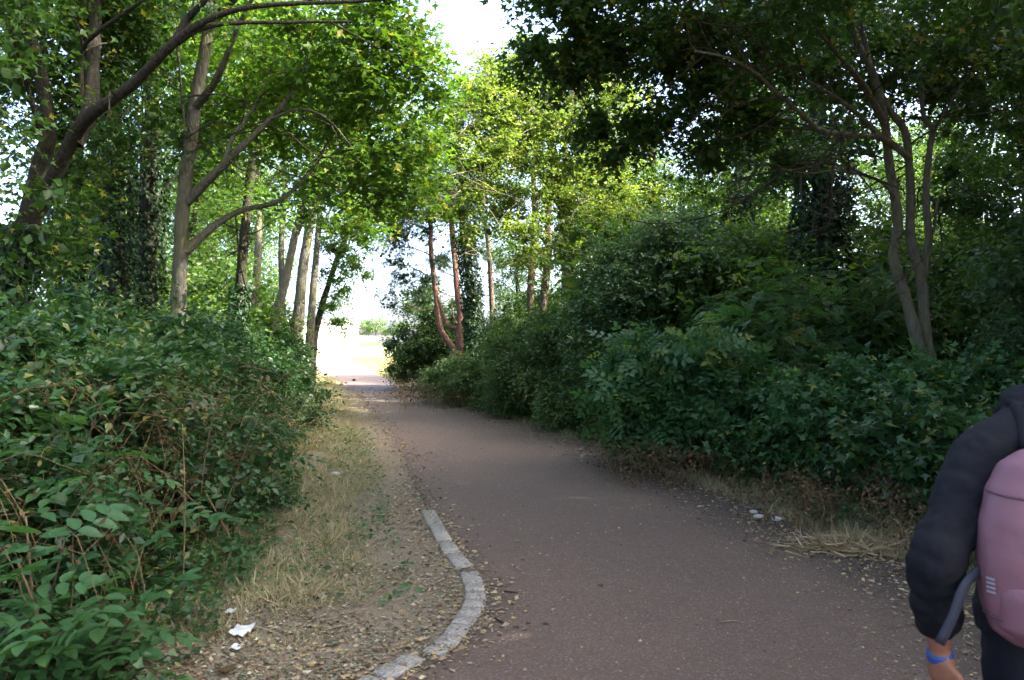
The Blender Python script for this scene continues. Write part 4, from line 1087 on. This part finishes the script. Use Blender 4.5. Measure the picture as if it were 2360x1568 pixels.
M['paleleaf'] = leafmat('pale_dead_leaf', (.36, .28, .22), (.42, .33, .26), (.46, .38, .3), (.5, .4, .3), .15, .7, .2, (1, 1, .9))
M['greenleaf'] = leafmat('fresh_fallen_leaf', (.06, .13, .05), (.09, .18, .07), (.13, .22, .09), (.2, .25, .1), .2, .5, .3)
flat_leaf('fallen_leaf', 'large pale buff maple leaf below the elder in the corner', G(362, 1447), .13, 2.6, MAPLE, 'paleleaf', .35, z=.03)
for (a0, b0, s_, rt, lab, mt, tm) in [
        (1190, 1251, .055, .6, 'green leaf on the tarmac right of the kerb gap', 'greenleaf', MAPLE), (1400, 1130, .07, 1.7, 'green leaf in mid path farther off', 'greenleaf', OVALHI),
        (1275, 1462, .03, .3, 'small dark green leaf near the bottom of the path', 'greenleaf', OVALHI), (1810, 1265, .09, 1.3, 'curled dull green leaf near the right path edge', 'greenleaf', OVALHI),
        (1088, 1285, .05, 1.0, 'green leaf touching the kerb stones at the gap', 'greenleaf', MAPLE), (1292, 1085, .06, 2.2, 'green leaf on the far narrowing path', 'greenleaf', OVALHI),
        (575, 1377, .09, .4, 'orange-brown leaf at the weed edge left of the kerb', 'deadleaf', MAPLE), (618, 1421, .09, 2.0, 'rust-red curled leaf amid the litter', 'deadleaf', MAPLE), (700, 1440, .06, 1.2, 'small russet leaf in the litter nearer the kerb', 'deadleaf', OVALHI),
        (1385, 1354, .05, 1.1, 'orange leaf scrap in mid path', 'deadleaf', OVALHI), (890, 1262, .06, 2.9, 'fallen leaf just left of the top kerb stones', 'greenleaf', MAPLE), (520, 1556, .12, .9, 'big brown leaf at the bottom edge of the litter', 'deadleaf', MAPLE)]:
    flat_leaf('fallen_leaf', lab, G(a0, b0), s_, rt, tm, mt)
M['paper'] = plain('paper', (.48, .50, .46), .8, .12, 30, .3)
for (a0, b0, s_, lab) in [(558, 1486, .10, 'crumpled pale paper scrap in the leaf litter'), (545, 1514, .05, 'small cream scrap just below the crumpled paper'), (532, 1446, .05, 'thin white scrap above the crumpled paper')]:
    rg = np.random.default_rng(a0); gpt = G(a0, b0)
    n5 = 5; u_, v_ = np.meshgrid(np.linspace(-.5, .5, n5), np.linspace(-.6, .6, n5))
    vv = np.stack([u_ + rg.normal(0, .04, u_.shape), v_ + rg.normal(0, .04, u_.shape), .06 + rg.normal(0, .06, u_.shape) + .15 * (u_ ** 2)], -1).reshape(-1, 3) * s_
    vv[:, 2] -= vv[:, 2].min()
    i_, j_ = np.meshgrid(np.arange(n5 - 1), np.arange(n5 - 1), indexing='ij'); a_ = i_ * n5 + j_
    tt = np.concatenate([np.stack([a_, a_ + 1, a_ + n5 + 1], -1).reshape(-1, 3), np.stack([a_, a_ + n5 + 1, a_ + n5], -1).reshape(-1, 3)])
    tag(link('paper_scrap', mesh_data('paper_scrap', vv, tt), M['paper'], None, (gpt[0], gpt[1], .014 + float(ground_z(gpt[0], gpt[1])))), lab, 'litter')
M['stone'] = plain('pale_stone', (.36, .345, .30), .85, .2, 40, .5)
for (a0, b0, s_, lab) in [(1736, 1186, .032, 'left of three white stones at the right path edge'), (1748, 1197, .036, 'middle of three white stones at the right path edge'), (1790, 1203, .036, 'right of three white stones at the right path edge'), (773, 1108, .045, 'pale stone lying in the verge grass')]:
    rg = np.random.default_rng(a0); gpt = G(a0, b0)
    import bmesh
    bm = bmesh.new(); bmesh.ops.create_icosphere(bm, subdivisions=2, radius=1)
    for v_ in bm.verts:
        k_ = 1 + .22 * mnoise.noise(v_.co * 1.6 + Vector((a0, 0, 0)))
        v_.co = Vector((v_.co.x * 1.3 * k_, v_.co.y * .9 * k_, v_.co.z * .62 * k_)) * s_
    me = bpy.data.meshes.new('stone'); bm.to_mesh(me); bm.free()
    tag(link('stone', me, M['stone'], None, (gpt[0], gpt[1], s_ * .45 + .008 + float(ground_z(gpt[0], gpt[1])))), lab, 'stone')
for (pts, r_, mt, lab) in [([(1162, 1369), (1178, 1371), (1194, 1373)], .006, 'bark_dark', 'dark twig on the tarmac beside the kerb bend'), ([(668, 1403), (700, 1404), (738, 1409)], .011, 'twig', 'brown stick lying across the leaf litter'),
                           ([(588, 1473), (615, 1479), (648, 1487)], .005, 'deadtwig', 'thin pale stick beside the crumpled paper'), ([(745, 1470), (790, 1455), (840, 1440)], .004, 'deadtwig', 'long thin straw-like stick near the kerb'),
                           ([(1140, 1432), (1160, 1443)], .006, 'bark_dark', 'short dark twig below the kerb bend'), ([(1655, 1440), (1690, 1437), (1712, 1442)], .004, 'deadtwig', 'thin pale stick on the right of the path')]:
    A_ = Acc(); g_ = [G(*q) + np.array([0, 0, .012 + r_ + float(ground_z(G(*q)[0], G(*q)[1]))]) for q in pts]
    tube(A_, g_, r_, r_ * .6, 5, 8, krng, .12)
    tag(A_.build('stick', M[mt], None, g_[0], True, g_[0]), lab, 'stick')

# ------------------------------------------------------------------ the far boundary beyond the sunny field
M['render_wall'] = plain('pale_render', (.62, .60, .57), .9, .08, 3, .1)
M['block_wall'] = plain('grey_block', (.42, .42, .43), .9, .12, 2, .1)
def box(acc, x0, x1, y0, y1, z0, z1):
    v = [(x, y, z) for z in (z0, z1) for y in (y0, y1) for x in (x0, x1)]
    acc.add(v, [(0, 2, 3), (0, 3, 1), (4, 5, 7), (4, 7, 6), (0, 1, 5), (0, 5, 4), (2, 6, 7), (2, 7, 3), (0, 4, 6), (0, 6, 2), (1, 3, 7), (1, 7, 5)])
def solid(name, mat, boxes, parent=None, origin=(0, 0, 0)):
    A_ = Acc()
    for b_ in boxes: box(A_, *b_)
    return A_.build(name, M[mat], parent, origin)
bw = empty('pale_building', (-42, 128, 0), 'long pale rendered building beyond the sunny field', 'building')
solid('wall', 'render_wall', [(-62, -27, 128, 138, 0, 3.9)], bw, (-42, 128, 0))
solid('roof', 'block_wall', [(-62.3, -26.7, 127.7, 138.3, 3.9, 4.25)], bw, (-42, 128, 0))
solid('plinth', 'block_wall', [(-62, -27.0, 127.93, 128, 0, .5)], bw, (-42, 128, 0))
pl = empty('gate_pillar', (-25.6, 127, 0), 'tall pale pillar at the end of the building', 'pillar')
solid('shaft', 'render_wall', [(-26.1, -25.0, 127, 127.9, 0, 3.6)], pl, (-25.6, 127, 0))
solid('cap', 'render_wall', [(-26.3, -24.8, 126.85, 128.05, 3.6, 3.85)], pl, (-25.6, 127, 0))
lw = empty('boundary_wall', (-10, 128, 0), 'low grey boundary wall right of the pale pillar', 'wall')
solid('wall', 'block_wall', [(-24.9, 15, 127.3, 127.7, 0, 1.55)], lw, (-10, 128, 0))
solid('coping', 'render_wall', [(-24.9, 15, 127.2, 127.8, 1.55, 1.68)], lw, (-10, 128, 0))
for n_, (x, y, h, lab) in enumerate([(-27.5, 142, 5.0, 'small far tree peeping over the pale building'), (-24.5, 141, 5.4, 'far tree behind the pale pillar'), (-20.5, 140, 4.8, 'far bushy tree behind the boundary wall'), (-15.5, 140, 4.4, 'far tree half hidden by the dark bush')]):
    make_tree('far_tree', lab, [np.array([x, y, .4]), np.array([x, y, h * .5]), np.array([x, y, h * .8])], .15, .08, 'bark_brown', (), [gb(x, y, h * .62, (2.4, 2, h * .34), 12, 12)], 'greywillow', WIDE, .3, 7, .6, seed=600 + n_, group='far trees beyond the field', sides=6)

# ------------------------------------------------------------------ the walker with the pink rucksack
from mathutils import Matrix
M['hoodie'] = plain('black_sweatshirt', (.006, .0065, .009), .8, .25, 300, .2, .2, .002)
M['trousers'] = plain('dark_trousers', (.006, .007, .011), .85, .2, 250, .2, .2, .002)
M['skin'] = plain('skin', (.24, .105, .058), .5, .08, 30, .05, .35)
M['hair'] = plain('dark_hair', (.02, .014, .01), .5, .4, 120, .5, .4)
M['pink'] = plain('pink_nylon', (.19, .088, .105), .5, .06, 300, .12, .35, .001)
M['seam'] = plain('dark_seam', (.10, .045, .06), .7, .1, 100, .1)
M['strapm'] = plain('blue_grey_webbing', (.02, .024, .036), .7, .1, 300, .2)
M['bluebandm'] = plain('blue_wristband', (.03, .07, .22), .5, .1, 80, .05)
M['badge'] = plain('pale_print', (.30, .25, .28), .6, .05, 100, .0)
PB = np.array([1.49, 2.14, 0.0]); YAW = math.radians(-20)
cyw, syw = math.cos(YAW), math.sin(YAW)
def loc(x, y, z):
    """figure space: x right, y forward; back to scene space"""
    return PB + np.array([x * cyw - y * syw, x * syw + y * cyw, z])


def loft(acc, rings, n=24, power=2.0):
    vs = []
    for (x, y, z, rx, ry) in rings:
        for q in range(n):
            a = q * 2 * math.pi / n
            c, s_ = math.cos(a), math.sin(a)
            ex = math.copysign(abs(c) ** (2 / power), c) * rx; ey = math.copysign(abs(s_) ** (2 / power), s_) * ry
            vs.append(loc(x + ex, y + ey, z))
    m_ = len(rings)
    t = []
    for r in range(m_ - 1):
        for q in range(n):
            q2 = (q + 1) % n
            a, b, c, d = r * n + q, r * n + q2, (r + 1) * n + q2, (r + 1) * n + q
            t += [(a, b, c), (a, c, d)]
    vs.append(loc(*rings[0][:3])); vs.append(loc(*rings[-1][:3]))
    e0, e1 = len(vs) - 2, len(vs) - 1
    for q in range(n):
        q2 = (q + 1) % n
        t += [(e0, q2, q), (e1, (m_ - 1) * n + q, (m_ - 1) * n + q2)]
    acc.add(vs, t)


def vtube(acc, pts, radii, sides=14):
    """closed tube with a radius for every point"""
    pts = np.asarray(pts, float)
    n = 6 * (len(pts) - 1) + 1
    p = spline(pts, n); r = np.interp(np.linspace(0, len(pts) - 1, n), np.arange(len(pts)), radii)
    tan = nrm(np.gradient(p, axis=0)); ref = np.array([.3, 1, .1])
    s_ = nrm(np.cross(tan, ref)); b = np.cross(s_, tan)
    ang = np.arange(sides) * 2 * math.pi / sides
    v = (p[:, None] + r[:, None, None] * (np.cos(ang)[None, :, None] * s_[:, None] + np.sin(ang)[None, :, None] * b[:, None])).reshape(-1, 3)
    t = []
    for i_ in range(n - 1):
        for j_ in range(sides):
            j2 = (j_ + 1) % sides
            t += [(i_ * sides + j_, i_ * sides + j2, (i_ + 1) * sides + j2), (i_ * sides + j_, (i_ + 1) * sides + j2, (i_ + 1) * sides + j_)]
    v = np.vstack([v, p[0] - tan[0] * r[0] * .6, p[-1] + tan[-1] * r[-1] * .6])
    for j_ in range(sides):
        j2 = (j_ + 1) % sides
        t += [(len(v) - 2, j2, j_), (len(v) - 1, (n - 1) * sides + j_, (n - 1) * sides + j2)]
    acc.add(v, t)


def ell(acc, c, r, n=16):
    vs, t = [], []
    loft(acc, [(c[0], c[1], c[2] + r[2] * math.sin(a), max(1e-3, r[0] * math.cos(a)), max(1e-3, r[1] * math.cos(a))) for a in np.linspace(-1.5, 1.5, n)])


def fused(acc, name, mat, parent, origin, voxel, smooth=6, wr=0.0, wscale=.08):
    o = acc.build(name, M[mat], parent, origin, True)
    r = o.modifiers.new('fuse', 'REMESH'); r.mode = 'VOXEL'; r.voxel_size = voxel; r.use_smooth_shade = True
    s_ = o.modifiers.new('smooth', 'SMOOTH'); s_.iterations = smooth; s_.factor = .5
    if wr:
        tx = bpy.data.textures.new(name + '_folds', 'CLOUDS'); tx.noise_scale = wscale; tx.noise_depth = 2
        dm = o.modifiers.new('folds', 'DISPLACE'); dm.texture = tx; dm.strength = wr; dm.mid_level = .5
    return o


person = empty('person', PB, 'walker in black hoodie and dark trousers with a rucksack, cut by the right frame edge', 'person')
sh_l, el_l, wr_l = W(2262, 1052, 2.12), W(2158, 1296, 2.04), W(2163, 1490, 2.10)
hd_l = W(2172, 1570, 2.12)
sh_r = loc(.175, .02, 1.33); el_r = loc(.25, -.05, 1.03); wr_r = loc(.23, .14, .82)
# body: one continuous figure
B = Acc()
loft(B, [(0, 0, .84, .155, .10), (0, 0, .93, .165, .11), (0, 0, 1.06, .14, .095), (0, .01, 1.2, .16, .10), (0, .01, 1.31, .17, .095), (0, .01, 1.38, .10, .075), (0, .015, 1.42, .058, .058), (0, .03, 1.5, .052, .054)])
loft(B, [(.02, .06, 1.46, .045, .05), (.03, .065, 1.49, .06, .075), (.03, .055, 1.55, .07, .09), (.03, .05, 1.61, .075, .097), (.03, .045, 1.66, .07, .09), (.03, .04, 1.70, .045, .06), (.03, .04, 1.715, .015, .02)])
vtube(B, [loc(.03, .13, 1.60), loc(.03, .165, 1.565), loc(.03, .155, 1.55)], [.01, .014, .012], 8)      # nose
for s_ in (-1, 1):
    vtube(B, [loc(s_ * .072 + .03, .03, 1.60), loc(s_ * .083 + .03, .022, 1.585), loc(s_ * .076 + .03, .03, 1.555)], [.012, .014, .008], 8)  # ears
for (a, b, c, hnd) in ((sh_l, el_l, wr_l, hd_l), (sh_r, el_r, wr_r, wr_r + np.array([0, .02, -.09]))):
    vtube(B, [a, (a + b) / 2, b, (b * .6 + c * .4), c], [.06, .05, .042, .043, .028])
    ax = nrm(hnd - c); side = nrm(np.cross(ax, np.array([1.0, 0.1, 0]))); th = np.cross(side, ax)
    pc = c + ax * .06
    vtube(B, [c, c + ax * .035 + side * .004, c + ax * .075, c + ax * .10], [.026, .033, .036, .028], 10)
    vtube(B, [c + ax * .03 + side * .02, c + ax * .07 + side * .03, c + ax * .10 + side * .02], [.02, .02, .016], 8)
    vtube(B, [c + ax * .03 - side * .02, c + ax * .07 - side * .03, c + ax * .10 - side * .025], [.02, .02, .015], 8)
    for q, (ofs, ln) in enumerate(((.033, .075), (.011, .085), (-.011, .08), (-.032, .062))):
        st = c + ax * .09 + side * ofs
        vtube(B, [st, st + ax * ln * .5 + th * .006, st + ax * ln * .85 + th * .024, st + ax * ln * .92 + th * .042], [.0095, .009, .008, .0065], 8)
    st = c + ax * .035 + side * .03
    vtube(B, [st, st + side * .022 + ax * .025 + th * .012, st + side * .026 + ax * .055 + th * .02, st + side * .018 + ax * .075 + th * .026], [.014, .012, .010, .008], 8)
hipL, hipR = loc(-.09, 0, .90), loc(.09, 0, .90)
knL, knR = loc(-.10, -.06, .48), loc(.10, .16, .50)
anL, anR = loc(-.10, -.30, .12), loc(.10, .20, .09)
for a, b, c in ((hipL, knL, anL), (hipR, knR, anR)):
    vtube(B, [a, (a + b) / 2, b, b * .6 + c * .4, c], [.085, .075, .055, .05, .036])
bodyo = fused(B, 'body', 'skin', person, PB, .0062, 4)
# hair
H = Acc(); loft(H, [(.03, .0, 1.50, .055, .04), (.03, .005, 1.56, .076, .075), (.03, .02, 1.62, .084, .098), (.03, .03, 1.68, .078, .096), (.03, .035, 1.72, .05, .062), (.03, .035, 1.735, .01, .015)])
fused(H, 'hair', 'hair', person, PB, .009, 4, .012, .03)
for s_ in (-1, 1):
    E = Acc(); ell(E, (s_ * .03 + .03, .133, 1.60), (.011, .009, .009), 8); E.build('eye', M['badge'], bodyo, PB, True)
E = Acc(); vtube(E, [loc(.006, .135, 1.515), loc(.03, .145, 1.513), loc(.054, .135, 1.515)], [.004, .006, .004], 8); E.build('mouth', M['seam'], bodyo, PB, True)
# hoodie with bunched hood
C_ = Acc()
loft(C_, [(0, 0, .80, .195, .145), (0, 0, .86, .205, .15), (0, 0, .98, .19, .14), (0, .005, 1.12, .19, .135), (0, .01, 1.25, .20, .13), (0, .01, 1.33, .195, .115), (0, .01, 1.385, .135, .09), (0, .015, 1.425, .075, .075)])
for a, b, c in ((sh_l, el_l, wr_l), (sh_r, el_r, wr_r)):
    cu = b * .26 + c * .74
    key = [a + (a - b) * .06, a * .72 + b * .28, a * .35 + b * .65, b, b * .62 + c * .38, b * .36 + c * .64, cu]
    kr = [.074, .075, .069, .070, .062, .057, .047]
    sp_ = spline(key, 34); sr_ = np.interp(np.linspace(0, 6, 34), np.arange(7), kr)
    fold = np.array([.0, .004, -.003, .002, .0, .003, -.004, .005, -.005, .004, -.006, .007, -.006, .006, -.007, .008, -.008, .007, -.008, .008, -.007, .006, -.006, .005, -.004, .004, -.003, .003, -.002, .002, .0, -.004, -.004, -.002])
    wob_ = krng.normal(0, .004, (34, 3))
    vtube(C_, sp_ + wob_, sr_ + fold * .55, 18)
ell(C_, (0, -.055, 1.40), (.14, .085, .058)); ell(C_, (0, -.095, 1.35), (.11, .06, .07))
for q_ in (sh_l, sh_r):
    vtube(C_, [loc(0, 0, 1.385), (loc(0, 0, 1.385) + q_) / 2 + UP * .012, q_ + UP * -.005], [.075, .078, .08], 16)
ell(C_, (-.085, .02, 1.43), (.05, .08, .05)); ell(C_, (.085, .02, 1.43), (.05, .08, .05))
fused(C_, 'hoodie', 'hoodie', person, PB, .0065, 6, .014, .05)
# trousers and shoes
T_ = Acc()
loft(T_, [(0, 0, .74, .165, .115), (0, 0, .84, .18, .13), (0, 0, .93, .175, .125), (0, 0, 1.0, .165, .115)])
for a, b, c in ((hipL, knL, anL), (hipR, knR, anR)):
    vtube(T_, [a, (a + b) / 2, b, b * .5 + c * .5, c], [.098, .09, .074, .066, .06], 16)
fused(T_, 'trousers', 'trousers', person, PB, .010, 5, .02, .07)
for c, lift in ((anL, .05), (anR, 0)):
    S_ = Acc(); f = np.array([-syw, cyw, 0])
    vtube(S_, [c - f * .05 + UP * (-.03), c + UP * (-.04), c + f * .09 - UP * (.05 + lift * .6), c + f * .16 - UP * (.058 + lift)], [.035, .045, .042, .03], 12)
    fused(S_, 'shoe', 'seam', person, PB, .008, 3)
# blue wristband
Wb = Acc(); ax = nrm(hd_l - wr_l)
vtube(Wb, [wr_l + ax * .012, wr_l + ax * .020, wr_l + ax * .034, wr_l + ax * .042], [.030, .0335, .0335, .030], 20)
Wb.build('wristband', M['bluebandm'], person, PB, True)

# rucksack on the back: a thing of its own
bag = empty('rucksack', loc(-.055, -.24, .83), 'dusty pink nylon rucksack worn on the walker\'s back', 'rucksack')
BO = loc(-.055, -.24, .83)
bx0, by0 = -.055, -.235
prof = [(.835, .05, .03), (.85, .11, .055), (.885, .155, .075), (.95, .178, .092), (1.05, .186, .10), (1.15, .182, .095), (1.24, .165, .082), (1.30, .135, .066), (1.335, .09, .045), (1.345, .04, .02)]
Bg = Acc(); loft(Bg, [(bx0, by0, z, rx, ry) for z, rx, ry in prof], 40, 2.5)
bgm = fused(Bg, 'bag_body', 'pink', bag, BO, .007, 8, .012, .12)
def around(z, rx, ry, a0, a1, n, out=.004, power=2.5, dz=0.0):
    pts = []
    for q in np.linspace(a0, a1, n):
        c, s_ = math.cos(q), math.sin(q)
        pts.append(loc(bx0 + math.copysign(abs(c) ** (2 / power), c) * (rx + out), by0 + math.copysign(abs(s_) ** (2 / power), s_) * (ry + out), z + dz * (q - a0)))
    return pts
pr = np.array(prof)
def prat(z): return np.interp(z, pr[:, 0], pr[:, 1]), np.interp(z, pr[:, 0], pr[:, 2])
for z, dz, rr in ((1.235, -.012, .0035), (.925, -.006, .004)):
    rx, ry = prat(z); Zp = Acc()
    vtube(Zp, around(z, rx, ry, math.pi * 1.02, math.pi * 1.98, 12, .001, 2.5, dz), [rr] * 12, 8)
    Zp.build('zip', M['seam'], bgm, BO, True)
rx, ry = prat(.90); Pk = Acc()
loft(Pk, [(bx0, by0 - .02, .85, .09, .05), (bx0, by0 - .022, .90, .150, .078), (bx0, by0 - .022, .98, .158, .086), (bx0, by0 - .02, 1.01, .15, .083)], 36, 2.5)
fused(Pk, 'front_pocket', 'pink', bag, BO, .007, 5)
# shoulder straps, loose strap end and printed badge
for s_ in (-1, 1):
    St = Acc(); vtube(St, [loc(s_ * .09 - .02, -.15, 1.33), loc(s_ * .11, -.06, 1.43), loc(s_ * .12, .08, 1.40), loc(s_ * .135, .135, 1.25), loc(s_ * .15, .12, 1.05), loc(s_ * .17, .0, .95), loc(s_ * .15, -.15, .91)], [.018] * 7, 8)
    St.build('shoulder_strap', M['hoodie'], bag, BO, True)
Ls = Acc()
p0, p1, p2, p3 = W(2262, 1310, 1.98), W(2222, 1350, 1.96), W(2196, 1420, 1.95), W(2164, 1484, 1.95)
cp = spline([p0, p1, p2, p3], 12)
sd = nrm(np.cross(np.gradient(cp, axis=0), np.array([0, 1.0, 0]))) * .0125
fr = np.array([0, .0025, 0])
vv = np.concatenate([np.stack([cp + sd + fr, cp - sd + fr, cp - sd - fr, cp + sd - fr], 1).reshape(-1, 3)])
tt = []
for i_ in range(11):
    for j_ in range(4):
        j2 = (j_ + 1) % 4
        tt += [(i_ * 4 + j_, i_ * 4 + j2, i_ * 4 + 4 + j2), (i_ * 4 + j_, i_ * 4 + 4 + j2, i_ * 4 + 4 + j_)]
tt += [(44, 45, 46), (44, 46, 47), (0, 2, 1), (0, 3, 2)]
Ls.add(vv, tt); Ls.build('loose_strap', M['strapm'], bag, BO)
Bd = Acc()
for q in range(4):
    z = .985 + .011 * q
    rx, ry = prat(z)
    aa = np.linspace(math.pi * 1.13, math.pi * 1.20, 6)
    top_ = [loc(bx0 + math.copysign(abs(math.cos(t_)) ** .8, math.cos(t_)) * (rx + .003), by0 + math.copysign(abs(math.sin(t_)) ** .8, math.sin(t_)) * (ry + .003) - .004, z) for t_ in aa]
    vv = np.array([p_ + UP * dz_ for p_ in top_ for dz_ in (0, .006)])
    Bd.add(vv, [t_ for k_ in range(5) for t_ in ((2 * k_, 2 * k_ + 2, 2 * k_ + 3), (2 * k_, 2 * k_ + 3, 2 * k_ + 1))])
Bd.build('badge', M['badge'], bgm, BO)
